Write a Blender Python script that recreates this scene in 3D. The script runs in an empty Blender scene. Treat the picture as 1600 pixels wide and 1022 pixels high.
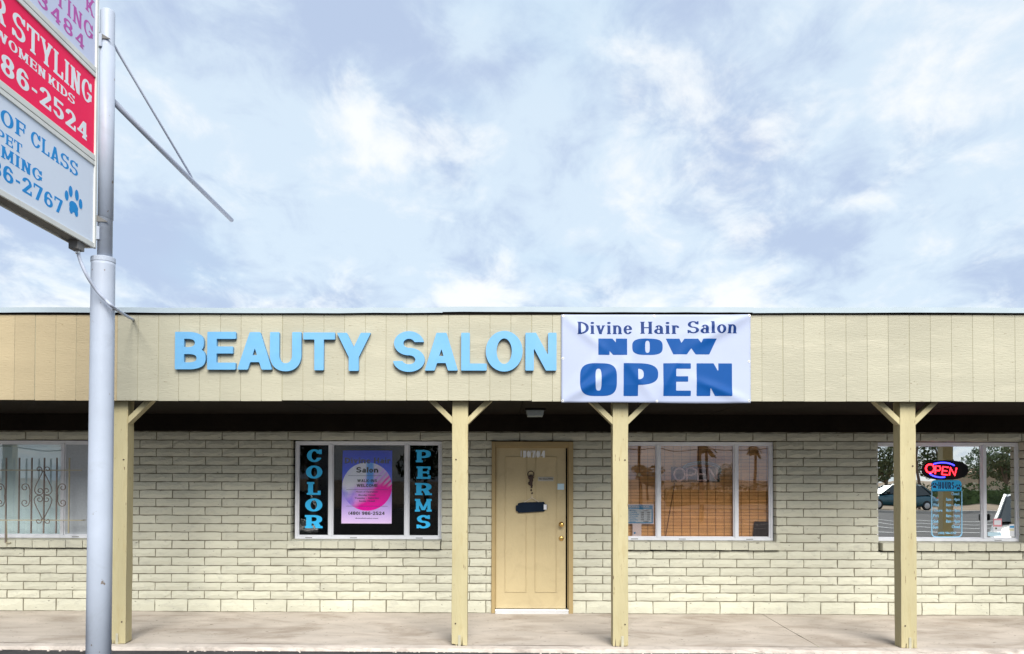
import bpy, math, random
import numpy as np
from math import sin, cos, tan, pi, radians, sqrt, atan2
from mathutils import Vector, Matrix
random.seed(11)
SC = bpy.context.scene
COL = SC.collection

# ------------------------------------------------------------------ camera
FPX, CXP, PSI, TH, RHO = 1280.0, 768.0, .0134, .019, .0028     # focal in photo pixels, optical axis, yaw, pitch, roll
CAM = np.array([0.0, -10.02, 1.64])
PYP = 748 - FPX*tan(TH)
_f = np.array([-sin(PSI)*cos(TH), cos(PSI)*cos(TH), sin(TH)])
_r0 = np.array([cos(PSI), sin(PSI), 0.0]); _u0 = np.cross(_r0, _f)
_r = _r0*cos(RHO)+_u0*sin(RHO); _u = _u0*cos(RHO)-_r0*sin(RHO)
cd = bpy.data.cameras.new('camera'); cam = bpy.data.objects.new('camera', cd); COL.objects.link(cam)
cd.sensor_fit = 'HORIZONTAL'; cd.sensor_width = 36; cd.lens = FPX/1600*36
cd.shift_x = (800-CXP)/1600; cd.shift_y = (PYP-511)/1600
cd.clip_start = .05; cd.clip_end = 3000
cam.matrix_world = Matrix(((_r[0], _u[0], -_f[0], CAM[0]), (_r[1], _u[1], -_f[1], CAM[1]), (_r[2], _u[2], -_f[2], CAM[2]), (0, 0, 0, 1)))
SC.camera = cam

# ------------------------------------------------------------------ world: cloudy sky
SUN_EL, SUN_AZ = radians(38), radians(-12)      # soft sun through cloud, behind the camera
wd = bpy.data.worlds.new('World'); SC.world = wd; wd.use_nodes = True
wt = wd.node_tree; wn = wt.nodes; wl = wt.links; wn.clear()
def WN(t, **k):
    n = wn.new(t)
    for a, b in k.items(): setattr(n, a, b)
    return n
def wmath(op, a, b=None, clamp=False):
    n = WN('ShaderNodeMath', operation=op); n.use_clamp = clamp
    for i, v in enumerate((a, b)):
        if v is None: continue
        if isinstance(v, (int, float)): n.inputs[i].default_value = v
        else: wl.new(v, n.inputs[i])
    return n.outputs[0]
def wmix(f, a, b):
    n = WN('ShaderNodeMix', data_type='RGBA')
    for i, v in ((0, f), (6, a), (7, b)):
        if isinstance(v, (int, float)): n.inputs[i].default_value = v
        elif isinstance(v, tuple): n.inputs[i].default_value = (*v, 1)
        else: wl.new(v, n.inputs[i])
    return n.outputs[2]
def wramp(f, p0, p1):
    n = WN('ShaderNodeMapRange', interpolation_type='SMOOTHSTEP'); n.inputs[1].default_value = p0; n.inputs[2].default_value = p1
    wl.new(f, n.inputs[0]); return n.outputs[0]
sky = WN('ShaderNodeTexSky', sky_type='NISHITA'); sky.sun_disc = False
sky.sun_elevation = SUN_EL; sky.sun_rotation = pi+SUN_AZ; sky.air_density = 1.0; sky.dust_density = 2.0
tc = WN('ShaderNodeTexCoord'); sep = WN('ShaderNodeSeparateXYZ'); wl.new(tc.outputs['Generated'], sep.inputs[0])
zz = wmath('ADD', wmath('MAXIMUM', sep.outputs[2], 0.0), .30)
comb = WN('ShaderNodeCombineXYZ')
wl.new(wmath('DIVIDE', sep.outputs[0], zz), comb.inputs[0]); wl.new(wmath('DIVIDE', sep.outputs[1], zz), comb.inputs[1])
def wnoise(scale, loc, rotz, sx, sy, detail, rough, dist):
    m = WN('ShaderNodeMapping'); m.inputs['Location'].default_value = loc; m.inputs['Rotation'].default_value = (0, 0, rotz)
    m.inputs['Scale'].default_value = (sx, sy, 1); wl.new(comb.outputs[0], m.inputs[0])
    n = WN('ShaderNodeTexNoise'); n.inputs['Scale'].default_value = scale; n.inputs['Detail'].default_value = detail
    n.inputs['Roughness'].default_value = rough; n.inputs['Distortion'].default_value = dist; wl.new(m.outputs[0], n.inputs[0])
    return n.outputs[0]
SEED = (59.480000, 21.360000)
def sl(k): return (SEED[0]+k*5.3, SEED[1]-k*3.9, SEED[0]*.37+k)
big = wnoise(1.9, sl(0), radians(-32), 1.0, .70, 9, .55, .35)
puff = wnoise(3.6, sl(1), radians(-32), 1.0, .80, 10, .58, .25)
blue = wnoise(1.5, sl(2), radians(-20), 1.0, 1.0, 4, .5, .2)
wisp = wnoise(8.5, sl(3), radians(-36), 1.0, .75, 8, .6, .4)
C_GREY, C_MID, C_WHITE, C_BLUE = (.50, .605, .80), (.70, .825, .945), (1.03, 1.03, 1.02), (.55, .75, .92)
low = wmath('SUBTRACT', 1.0, wramp(sep.outputs[2], .19, .29))           # the cloud deck lightens toward the horizon
dens = wmath('ADD', big, wmath('MULTIPLY', wmath('SUBTRACT', wisp, .5), .55))
c1 = wmix(wramp(dens, .38, .60), C_GREY, C_MID)
c2 = wmix(wmath('MULTIPLY', wramp(blue, .54, .70), .55), c1, C_BLUE)
wf = wmath('ADD', wmath('ADD', puff, wmath('MULTIPLY', wmath('SUBTRACT', dens, .5), .55)), wmath('ADD', wmath('MULTIPLY', low, .10), wmath('MULTIPLY', wmath('SUBTRACT', wisp, .5), .25)))
c3 = wmix(wmath('MULTIPLY', wramp(wf, .53, .80), .85), c2, C_WHITE)
CLOUD = .94                                                             # share of cloud over clear sky
bgc = WN('ShaderNodeBackground'); wl.new(c3, bgc.inputs[0]); bgc.inputs[1].default_value = .242
bgs = WN('ShaderNodeBackground'); wl.new(sky.outputs[0], bgs.inputs[0]); bgs.inputs[1].default_value = .05
mx = WN('ShaderNodeMixShader'); mx.inputs[0].default_value = CLOUD; wl.new(bgs.outputs[0], mx.inputs[1]); wl.new(bgc.outputs[0], mx.inputs[2])
wo = WN('ShaderNodeOutputWorld'); wl.new(mx.outputs[0], wo.inputs[0])

# ------------------------------------------------------------------ sun and exposure
sd = bpy.data.lights.new('sun', 'SUN'); sd.energy = 1.5; sd.angle = radians(36); sd.color = (1, .965, .90)
so = bpy.data.objects.new('sun', sd); COL.objects.link(so)
sdir = Vector((-sin(SUN_AZ)*cos(SUN_EL), -cos(SUN_AZ)*cos(SUN_EL), sin(SUN_EL)))
so.rotation_euler = sdir.to_track_quat('Z', 'Y').to_euler(); so.location = (-6, -20, 18)
vs = SC.view_settings; vs.view_transform = 'Standard'; vs.look = 'None'; vs.exposure = 2.1; vs.gamma = 1; vs.use_curve_mapping = False
SC.render.engine = 'CYCLES'; SC.cycles.max_bounces = 8; SC.cycles.diffuse_bounces = 2; SC.cycles.transparent_max_bounces = 12

# ------------------------------------------------------------------ survey helpers: photo pixel -> point on a real plane
def _ray(px, py): return _f+_r*(px-CXP)/FPX+_u*(PYP-py)/FPX
def atY(px, py, Y): d = _ray(px, py); p = CAM+d*(Y-CAM[1])/d[1]; return Vector(p)
def atZ(px, py, Z): d = _ray(px, py); p = CAM+d*(Z-CAM[2])/d[2]; return Vector(p)
def atX(px, py, X): d = _ray(px, py); p = CAM+d*(X-CAM[0])/d[0]; return Vector(p)

# ------------------------------------------------------------------ object helpers
def tag(o, label=None, cat=None, group=None, kind=None):
    for k, v in (('label', label), ('category', cat), ('group', group), ('kind', kind)):
        if v: o[k] = v
    return o
def empty(name, loc=(0, 0, 0), parent=None):
    o = bpy.data.objects.new(name, None); COL.objects.link(o); o.location = loc; o.empty_display_size = .1
    if parent: o.parent = parent
    return o
def obj(name, me, mat=None, parent=None, loc=None):
    o = bpy.data.objects.new(name, me); COL.objects.link(o)
    if mat and not me.materials: me.materials.append(mat)
    if parent: o.parent = parent
    if loc: o.location = loc
    return o
class MB:
    def __init__(s): s.v = []; s.f = []
    def quadbox(s, p):                       # 8 points: bottom ring then top ring
        n = len(s.v); s.v += [tuple(q) for q in p]
        s.f += [tuple(n+i for i in f) for f in ((3, 2, 1, 0), (4, 5, 6, 7), (0, 1, 5, 4), (1, 2, 6, 5), (2, 3, 7, 6), (3, 0, 4, 7))]
        return s
    def box(s, x0, y0, z0, x1, y1, z1):
        return s.quadbox([(x0, y0, z0), (x1, y0, z0), (x1, y1, z0), (x0, y1, z0), (x0, y0, z1), (x1, y0, z1), (x1, y1, z1), (x0, y1, z1)])
    def bar(s, a, b, w, h, up=(0, 0, 1)):
        a, b = Vector(a), Vector(b); d = (b-a).normalized(); u = Vector(up); sd_ = d.cross(u).normalized()*w/2; u = sd_.cross(d).normalized()*h/2
        return s.quadbox([a-sd_-u, a+sd_-u, b+sd_-u, b-sd_-u, a-sd_+u, a+sd_+u, b+sd_+u, b-sd_+u])
    def tube(s, pts, r, n=8, closed=False, caps=True):
        pts = [Vector(p) for p in pts]; k = len(pts); base = len(s.v); prev = None
        for i, p in enumerate(pts):
            if closed: d = (pts[(i+1) % k]-pts[i-1]).normalized()
            else: d = (pts[min(i+1, k-1)]-pts[max(i-1, 0)]).normalized()
            if prev is None:
                a = Vector((0, 0, 1)) if abs(d.z) < .9 else Vector((1, 0, 0))
            else: a = prev
            sx = d.cross(a).normalized(); up = sx.cross(d).normalized(); prev = up
            rr = r[i] if isinstance(r, (list, tuple)) else r
            for j in range(n):
                t = 2*pi*j/n; s.v.append(tuple(p+sx*cos(t)*rr+up*sin(t)*rr))
        m = k if closed else k-1
        for i in range(m):
            for j in range(n):
                a0 = base+i*n+j; a1 = base+i*n+(j+1) % n; b0 = base+((i+1) % k)*n+j; b1 = base+((i+1) % k)*n+(j+1) % n
                s.f.append((a0, a1, b1, b0))
        if caps and not closed:
            s.f.append(tuple(base+j for j in reversed(range(n)))); s.f.append(tuple(base+(k-1)*n+j for j in range(n)))
        return s
    def lathe(s, prof, c, axis='z', n=20):   # prof: (radius, along)
        base = len(s.v); k = len(prof)
        for r_, h in prof:
            for j in range(n):
                t = 2*pi*j/n; a, b = r_*cos(t), r_*sin(t)
                q = {'z': (a, b, h), 'y': (a, h, b), 'x': (h, a, b)}[axis]
                s.v.append((c[0]+q[0], c[1]+q[1], c[2]+q[2]))
        for i in range(k-1):
            for j in range(n):
                s.f.append((base+i*n+j, base+i*n+(j+1) % n, base+(i+1)*n+(j+1) % n, base+(i+1)*n+j))
        s.f.append(tuple(base+j for j in reversed(range(n)))); s.f.append(tuple(base+(k-1)*n+j for j in range(n)))
        return s
    def prism(s, poly, y0, y1):              # polygon in (x, z), extruded along y (y0 = front)
        n = len(s.v); k = len(poly)
        s.v += [(x, y0, z) for x, z in poly]+[(x, y1, z) for x, z in poly]
        s.f.append(tuple(n+i for i in range(k))); s.f.append(tuple(n+k+i for i in reversed(range(k))))
        for i in range(k): s.f.append((n+i, n+k+i, n+k+(i+1) % k, n+(i+1) % k))
        return s
    def mesh(s, name):
        me = bpy.data.meshes.new(name); me.from_pydata(s.v, [], s.f); me.update(); return me
    def build(s, name, mat=None, parent=None, smooth=False, bevel=0, fix=True):
        me = s.mesh(name)
        if fix:
            import bmesh
            bm = bmesh.new(); bm.from_mesh(me); bmesh.ops.recalc_face_normals(bm, faces=bm.faces); bm.to_mesh(me); bm.free()
        if smooth:
            for p in me.polygons: p.use_smooth = True
        o = obj(name, me, mat, parent)
        if bevel:
            b = o.modifiers.new('bevel', 'BEVEL'); b.width = bevel; b.segments = 2; b.limit_method = 'ANGLE'; b.angle_limit = radians(50)
        return o

# ------------------------------------------------------------------ materials
def mat(name, col, rough=.6, var=.10, scale=3.0, bump=0.0, bscale=60.0, metal=0.0, spec=.4, stain=None, specks=None, rand=0.0, emit=None, stretch=(1, 1, 1), coat=0):
    m = bpy.data.materials.new(name); m.use_nodes = True; nt = m.node_tree; N = nt.nodes; L = nt.links
    b = N['Principled BSDF']; b.inputs['Roughness'].default_value = rough; b.inputs['Metallic'].default_value = metal
    b.inputs['Specular IOR Level'].default_value = spec; b.inputs['Coat Weight'].default_value = coat
    g = N.new('ShaderNodeNewGeometry')
    mp = N.new('ShaderNodeMapping'); mp.inputs['Scale'].default_value = stretch; L.new(g.outputs['Position'], mp.inputs[0])
    def noise(sc, det=6, r_=.6, d=0):
        n = N.new('ShaderNodeTexNoise'); n.inputs['Scale'].default_value = sc; n.inputs['Detail'].default_value = det
        n.inputs['Roughness'].default_value = r_; n.inputs['Distortion'].default_value = d; L.new(mp.outputs[0], n.inputs[0]); return n.outputs[0]
    def mix(f, a, c, mode='MIX'):
        n = N.new('ShaderNodeMix'); n.data_type = 'RGBA'; n.blend_type = mode
        for i, v in ((0, f), (6, a), (7, c)):
            if isinstance(v, (int, float)): n.inputs[i].default_value = v
            elif isinstance(v, tuple): n.inputs[i].default_value = (*v, 1)
            else: L.new(v, n.inputs[i])
        return n.outputs[2]
    def rng(v, a, c, lo=0, hi=1):
        n = N.new('ShaderNodeMapRange'); L.new(v, n.inputs[0])
        for i, x in enumerate((a, c, lo, hi)): n.inputs[i+1].default_value = x
        return n.outputs[0]
    c = mix(rng(noise(scale), .3, .7), tuple(x*(1-var) for x in col), tuple(min(1, x*(1+var)) for x in col))
    if rand:
        oi = N.new('ShaderNodeObjectInfo'); ad = N.new('ShaderNodeMath'); ad.operation = 'ADD'
        L.new(oi.outputs['Random'], ad.inputs[0]); L.new(g.outputs['Random Per Island'], ad.inputs[1])
        fr = N.new('ShaderNodeMath'); fr.operation = 'FRACT'; L.new(ad.outputs[0], fr.inputs[0])
        v = rng(fr.outputs[0], 0, 1, 1-rand, 1+rand); cc = N.new('ShaderNodeCombineColor')
        for i in range(3): L.new(v, cc.inputs[i])
        c = mix(1.0, c, cc.outputs[0], 'MULTIPLY')
    if stain:                                  # (colour, scale, low, high, amount)
        c = mix(rng(noise(stain[1], 8, .65, .6), stain[2], stain[3], 0, stain[4]), c, stain[0])
    if specks:                                 # chips and dirt spots with hard edges
        c = mix(rng(noise(specks[1], 3, .55), specks[2], specks[2]+.03), c, specks[0])
    L.new(c, b.inputs['Base Color'])
    if bump:
        bp = N.new('ShaderNodeBump'); bp.inputs['Strength'].default_value = bump; bp.inputs['Distance'].default_value = .01
        L.new(noise(bscale, 8, .6), bp.inputs['Height']); L.new(bp.outputs[0], b.inputs['Normal'])
    if emit:
        b.inputs['Emission Color'].default_value = (*col, 1); b.inputs['Emission Strength'].default_value = emit
    return m
def glass(name, refl, tint=(1, 1, 1), rtint=(1, 1, 1), rough=0.0, ior=1.45):
    m = bpy.data.materials.new(name); m.use_nodes = True; nt = m.node_tree; N = nt.nodes; L = nt.links
    N.remove(N['Principled BSDF']); out = N['Material Output']
    t = N.new('ShaderNodeBsdfTransparent'); t.inputs[0].default_value = (*tint, 1)
    g = N.new('ShaderNodeBsdfGlossy'); g.inputs[0].default_value = (*rtint, 1); g.inputs['Roughness'].default_value = rough
    lw = N.new('ShaderNodeFresnel'); lw.inputs[0].default_value = ior
    a = N.new('ShaderNodeMath'); a.operation = 'MULTIPLY_ADD'; a.inputs[1].default_value = 1-refl; a.inputs[2].default_value = refl; a.use_clamp = True
    L.new(lw.outputs[0], a.inputs[0])
    # slight waviness of old float glass
    nz = N.new('ShaderNodeTexNoise'); nz.inputs['Scale'].default_value = 1.6; nz.inputs['Detail'].default_value = 1
    ge = N.new('ShaderNodeNewGeometry'); L.new(ge.outputs['Position'], nz.inputs[0])
    bp = N.new('ShaderNodeBump'); bp.inputs['Strength'].default_value = .03; bp.inputs['Distance'].default_value = .05; L.new(nz.outputs[0], bp.inputs['Height']); L.new(bp.outputs[0], g.inputs['Normal'])
    mx = N.new('ShaderNodeMixShader'); L.new(a.outputs[0], mx.inputs[0]); L.new(t.outputs[0], mx.inputs[1]); L.new(g.outputs[0], mx.inputs[2]); L.new(mx.outputs[0], out.inputs[0])
    return m
M = {}
M['brick'] = mat('painted slump block', (.52, .51, .41), .8, .07, 2.2, .8, 34, rand=.07, stretch=(.7, 1, 1.5), stain=((.35, .34, .29), 8, .54, .72, .6), specks=((.22, .21, .17), 24, .68))
M['mortar'] = mat('painted mortar', (.17, .155, .11), .85, .12, 12, .4, 90)
M['cream'] = mat('cream siding paint', (.36, .342, .26), .65, .07, 1.4, .4, 26, stretch=(.6, 1, 3.2), rand=.045, stain=((.46, .43, .33), 3.5, .54, .72, .5), specks=((.21, .18, .12), 30, .70))
M['tan'] = mat('tan siding paint', (.40, .325, .20), .65, .07, 1.4, .4, 26, stretch=(.6, 1, 3.2), rand=.045, specks=((.27, .20, .1), 30, .70))
M['groove'] = mat('siding groove', (.31, .29, .20), .8, .1)
M['post'] = mat('post paint', (.405, .355, .205), .6, .09, 2.5, .5, 30, stretch=(1.8, 1.8, .3), stain=((.34, .27, .13), 9, .53, .72, .6), specks=((.12, .07, .035), 34, .70))
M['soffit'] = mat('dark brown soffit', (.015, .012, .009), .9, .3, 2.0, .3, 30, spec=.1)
M['metal_edge'] = mat('galvanised roof edge', (.37, .44, .49), .45, .05, 4, spec=.5)
M['roof'] = mat('roof coating', (.55, .55, .55), .8, .1)
M['frame'] = mat('aluminium window frame', (.72, .73, .77), .38, .05, 8, metal=0)
M['slot'] = mat('weep slot', (.18, .18, .18), .6)
M['glass_dark'] = glass('clear glass', .0, (.98, .99, .99), ior=1.3)
M['glass_mid'] = glass('tinted glass', .05, (.9, .86, .84), (.95, .86, .86))
M['glass_film'] = glass('mirror film glass', .80, (.6, .65, .65), (.95, .98, .97))
M['glass_pale'] = glass('pale glass', .05, (.96, 1, 1))
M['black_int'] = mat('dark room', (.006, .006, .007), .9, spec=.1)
M['black'] = mat('black plastic', (.008, .008, .009), .5, spec=.15)
M['door'] = mat('tan door paint', (.48, .39, .225), .5, .06, 2.0, .2, 40, stain=((.37, .29, .17), 5, .52, .74, .5), spec=.25)
M['door_frame'] = mat('door frame paint', (.34, .25, .115), .5, .08, 3.0, .2, 30)
M['alu'] = mat('bare aluminium', (.72, .73, .74), .35, .05, metal=.6)
M['brass'] = mat('brass', (.75, .50, .16), .22, .05, metal=1)
M['concrete'] = mat('sidewalk concrete', (.475, .42, .365), .9, .12, 3.0, .5, 90, stretch=(.7, 1.4, 1), stain=((.25, .20, .155), 1.6, .47, .68, .75), specks=((.16, .135, .11), 22, .675))
M['curb'] = mat('worn kerb concrete', (.49, .435, .385), .9, .14, 3.5, .6, 45, stain=((.28, .24, .21), 6, .5, .68, .7))
M['asphalt'] = mat('asphalt', (.055, .053, .056), .85, .3, 5, .6, 160, stain=((.10, .095, .09), .5, .45, .7, .5), spec=.1)
M['soil'] = mat('desert soil', (.22, .165, .115), .95, .25, .3, spec=.1)
M['line'] = mat('white stall paint', (.7, .7, .68), .7, .15, 3)
M['letter'] = mat('sky blue plastic letter', (.12, .325, .55), .45, .05, 5, stain=((.17, .345, .52), 3, .5, .75, .5))
M['vinyl_white'] = mat('white banner vinyl', (.355, .40, .535), .55, .03, 2, spec=.25)
M['banner_blue'] = mat('banner blue ink', (.003, .062, .245), .5, .04, 6, spec=.12)
M['banner_navy'] = mat('banner navy ink', (.008, .032, .14), .5, .04, 6, spec=.12)
M['vinyl_blue'] = mat('cyan window vinyl', (.05, .55, 1.0), .5, .02, spec=.2)
M['pole'] = mat('grey pole paint', (.38, .425, .51), .45, .06, 3, .08, 60, stain=((.28, .30, .34), 2.6, .54, .72, .6), specks=((.20, .17, .15), 20, .705), metal=0, spec=.3)
M['pipe'] = mat('grey pipe paint', (.40, .44, .54), .5, .05, 3)
M['cabinet'] = mat('white sign cabinet paint', (.62, .63, .60), .5, .08, 4, stain=((.4, .38, .33), 4, .6, .8, .6))
M['cab_dark'] = mat('sign cabinet underside', (.16, .155, .15), .7, .2, 5)
M['acry_white'] = mat('white sign acrylic', (.62, .69, .80), .5, .03, 1.5, spec=.2)
M['acry_lav'] = mat('pale sign acrylic', (.54, .59, .76), .5, .03, 1.5, spec=.2)
M['acry_red'] = mat('red sign acrylic', (.86, .006, .085), .5, .04, 3, spec=.15)
M['ink_blue'] = mat('blue sign ink', (.010, .24, .60), .5, .03, spec=.15)
M['ink_mag'] = mat('faded magenta sign ink', (.44, .05, .34), .4, .1, 6)
M['ink_white'] = mat('white sign ink', (.72, .76, .80), .4, .03)
M['iron'] = mat('wrought iron paint', (.20, .16, .14), .6, .2, 9)
M['iron_pale'] = mat('weathered pale iron', (.42, .38, .27), .7, .15, 9)
M['white'] = mat('white paint', (.74, .75, .76), .5, .03)
M['wood_slat'] = mat('woven wood shade', (.90, .53, .20), .55, .18, 5, .2, 40, stretch=(.6, 1, 6), rand=.16)
M['cord'] = mat('dark cord', (.10, .055, .03), .8)
M['white_slat'] = mat('white blind slat', (.84, .89, .90), .5, .03)
M['grey_mesh'] = mat('grey insect screen', (.42, .45, .48), .8, .08, 40)
M['paper'] = mat('white paper', (.75, .76, .80), .6, .02)
M['ink_black'] = mat('black ink', (.012, .012, .02), .6)
M['card_blue'] = mat('blue card', (.02, .30, .62), .4, .03)
M['card_pale'] = mat('pale blue card', (.52, .70, .80), .4, .03)
M['neon_pink'] = mat('unlit pink neon tube', (1.0, .80, .78), .3, .05)
M['neon_blue'] = mat('unlit blue neon tube', (.50, .75, .78), .2, .05)
M['red_lit'] = mat('lit red tube', (1, .012, .02), .4, 0, emit=2.6)
M['blue_lit'] = mat('lit blue tube', (.03, .03, 1), .4, 0, emit=1.9)
M['slate'] = mat('navy slate plaque', (.008, .016, .032), .7, .2, 8, spec=.1)
M['rope'] = mat('pale rope', (.66, .58, .46), .9)
M['rust'] = mat('rusty chain', (.05, .03, .022), .7, .3, 30)
M['plate'] = mat('brushed plate', (.42, .40, .34), .5, .1)
M['lens'] = mat('prismatic light lens', (.32, .37, .38), .25, .1, 30)
M['leaf'] = mat('green foliage', (.065, .10, .028), .7, .45, 4, rand=.35)
M['leaf_grey'] = mat('olive foliage', (.10, .115, .05), .7, .4, 4, rand=.35)
M['bark'] = mat('bark', (.16, .11, .075), .9, .3, 8)
M['palm_leaf'] = mat('palm foliage', (.10, .11, .035), .7, .4, 4, rand=.3)
M['utility'] = mat('utility pole wood', (.13, .085, .06), .9, .3, 6)
M['tyre'] = mat('tyre', (.02, .02, .02), .8)
M['rim'] = mat('wheel rim', (.5, .5, .52), .3, metal=.8)
M['car_glass'] = mat('car glass', (.015, .02, .022), .05, spec=.8)
M['stucco'] = mat('tan stucco', (.46, .36, .25), .9, .1)
M['tile'] = mat('roof tiles', (.34, .17, .10), .85, .2, 6)
M['yellow_tag'] = mat('pale yellow plastic', (.72, .66, .42), .5)

# ------------------------------------------------------------------ lettering: glyphs drawn as signed distance fields
def _R(x0, y0, x1, y1): return lambda X, Y: np.maximum(np.maximum(x0-X, X-x1), np.maximum(y0-Y, Y-y1))
def _D(xb, xt, w, y0=0., y1=1.):
    m = (xt-xb)/(y1-y0); c = 1/sqrt(1+m*m)
    def f(X, Y):
        u = (X-(xb+m*(Y-y0)))*c
        return np.maximum(np.maximum(-u, u-w*c), np.maximum(y0-Y, Y-y1))
    return f
def _E(cx, cy, a, b, n=2.0):
    a, b = max(a, 1e-3), max(b, 1e-3)
    return lambda X, Y: ((np.abs((X-cx)/a)**n+np.abs((Y-cy)/b)**n)**(1/n)-1)*min(a, b)
def _U(*fs): return lambda X, Y: np.minimum.reduce([f(X, Y) for f in fs])
def _I(*fs): return lambda X, Y: np.maximum.reduce([f(X, Y) for f in fs])
def _N(f): return lambda X, Y: -f(X, Y)
def _ring(x0, y0, x1, y1, tx, ty, n=2.0):
    cx, cy, a, b = (x0+x1)/2, (y0+y1)/2, (x1-x0)/2, (y1-y0)/2
    return _I(_E(cx, cy, a, b, n), _N(_E(cx, cy, a-tx, b-ty, n)))
BIG = 9.
WID = dict(I=.30, i=.30, l=.30, M=1.2, W=1.45, w=1.1, a=.78, e=.76, n=.84, o=.80, r=.62, v=.82, s=.62, t=.5, u=.8, d=.8, h=.84, m=1.2, c=.7, p=.8)
WID.update({'.': .3, '-': .55, '(': .4, ')': .4, '1': .55, 'J': .8, 'L': .88, 'E': .9, 'F': .86, ' ': .55})
def glyph(ch, st):
    """ch in a style: a stem, b bar thickness (height = 1), s serif overhang, y serif thickness, w width factor, n roundness"""
    a, b, s, y, n = st['a'], st['b'], st.get('s', 0), st.get('y', .1), st.get('n', 2.0)
    wf_ = st.get('w', .8); W = WID.get(ch, 1.0)*wf_
    if ch in 'Iil': W = a+2*s if ch != 'I' or s else a
    if ch in '.': W = a*1.1
    P = []
    def stem(x, y0=0., y1=1., bot=True, top=True, w=a, so=None):
        so_ = s if so is None else so
        P.append(_R(x, y0, x+w, y1))
        if s:
            if bot: P.append(_R(x-so_, y0, x+w+so_, y0+y))
            if top: P.append(_R(x-so_, y1-y, x+w+so_, y1))
    x0 = s
    cl = ch
    if cl == 'I': stem(s)
    elif cl == 'L': stem(x0); P.append(_R(x0, 0, W, b)); P.append(_R(W-.6*a, 0, W, .32)) if s else 0
    elif cl in 'EF':
        stem(x0); P.append(_R(x0, 1-b, W, 1)); P.append(_R(x0, .5-b/2+.02, W*.9, .5+b/2+.02))
        if cl == 'E': P.append(_R(x0, 0, W, b))
        if s:
            e = .55*a; P.append(_R(W-e, .72, W, 1)); P.append(_R(W*.9-e*.8, .36, W*.9, .68))
            if cl == 'E': P.append(_R(W-e, 0, W, .28))
    elif cl == 'T':
        stem(W/2-a/2, top=False); P.append(_R(0, 1-b, W, 1))
        if s: P.append(_R(0, .7, .5*a, 1)); P.append(_R(W-.5*a, .7, W, 1))
    elif cl == 'H': stem(x0); stem(W-s-a); P.append(_R(x0, .5-b/2, W-s, .5+b/2))
    elif cl in 'OQ0': P.append(_ring(0, 0, W, 1, a, b, n))
    elif cl in 'CG':
        cut = _I(_R(W*.5, .34, BIG, .66))
        P.append(_I(_ring(0, 0, W, 1, a, b, n), _N(cut)))
        if cl == 'G': P.append(_R(W-a, .16, W, .47)); P.append(_R(W*.56, .47-b*.9, W+(s*.4), .47))
        if s: P.append(_R(W-.62*a, .62, W, .98)); (P.append(_R(W-.5*a, .1, W, .34)) if cl == 'C' and st.get('cs') else 0)
    elif cl == 'D': stem(x0); P.append(_I(_ring(-W+2*x0, 0, W, 1, a, b, max(n, 2.3)), _R(x0+a*.5, -1, BIG, 2)))
    elif cl in 'BPR':
        stem(x0, top=True)
        hm = .5 if cl == 'B' else (.44 if cl == 'R' else .42)
        r1 = W*(.94 if cl == 'B' else 1.0)
        P.append(_I(_ring(-.2*W, hm-b/2, r1, 1, a, b, 2.6), _R(x0+a*.5, -1, BIG, 2)))
        if cl == 'B': P.append(_I(_ring(-.2*W, 0, W, .5+b/2, a, b, 2.6), _R(x0+a*.5, -1, BIG, 2)))
        if cl == 'R':
            P.append(_D(W-a*.98-s*.5, W*.52-a*.3, a*1.08, 0, .5))
            if s: P.append(_R(W-a-s, 0, W+s*.4, y))
    elif cl == 'U':
        hb = .42
        P += [_R(s, hb, s+a, 1), _R(W-s-a, hb, W-s, 1), _I(_ring(s, 0, W-s, 2*hb, a, b*1.1, max(2.2, n)), _R(-1, -1, BIG, hb+.01))]
        if s: P += [_R(0, 1-y, 2*s+a, 1), _R(W-2*s-a, 1-y, W, 1)]
    elif cl == 'A':
        t = W/2-a/2
        P += [_D(s*.6, t, a*1.02), _D(W-a*1.02-s*.6, t, a*1.02), _R(W*.2, .20, W*.8, .20+b)]
        if s: P += [_R(-s*.2, 0, a+s*1.6, y), _R(W-a-s*1.6, 0, W+s*.2, y)]
    elif cl in 'Vv':
        h = 1. if cl == 'V' else .70
        P += [_D(W/2-a/2, s*.6, a, 0, h), _D(W/2-a/2, W-a*.8-s*.6, a*.75, 0, h)]
        if s: P += [_R(-s*.2, h-y, a+s*1.7, h), _R(W-a*.8-s*1.6, h-y, W+s*.2, h)]
    elif cl == 'W':
        q = a*1.0; m1 = W*.28-q/2; m2 = W*.72-q/2
        P += [_D(m1, s*.5, q), _D(m1, W/2-q/2, q), _D(m2, W/2-q/2, q), _D(m2, W-q-s*.5, q)]
        if s: P += [_R(0, 1-y, q+s*1.4, 1), _R(W-q-s*1.4, 1-y, W, 1)]
    elif cl == 'M':
        m_ = a*.85 if a < .28 else a*.72; stem(x0, so=s, w=m_); stem(W-s-m_, so=s, w=m_); P += [_D(W/2-m_*.5, x0, m_, .12, 1), _D(W/2-m_*.5, W-s-m_, m_, .12, 1)]
    elif cl == 'N':
        stem(x0, bot=True, w=a*.92); stem(W-s-a*.92, w=a*.92, bot=not s); P.append(_D(W-s-a*1.15, x0, a*1.15))
    elif cl == 'K':
        stem(x0); P += [_D(x0+a*.7, W-a*1.1-s*.4, a*1.05, .28, 1), _D(W-a*1.1-s*.3, x0+a*.95, a*1.1, 0, .62)]
        if s: P += [_R(W-a-s*1.5, 0, W+s*.3, y), _R(W-a-s*1.6, 1-y, W+s*.2, 1)]
    elif cl == 'Y':
        P += [_R(W/2-a/2, 0, W/2+a/2, .48), _D(W/2-a/2, s*.4, a*1.0, .36, 1), _D(W/2-a/2, W-a*1.0-s*.4, a*1.0, .36, 1)]
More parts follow.
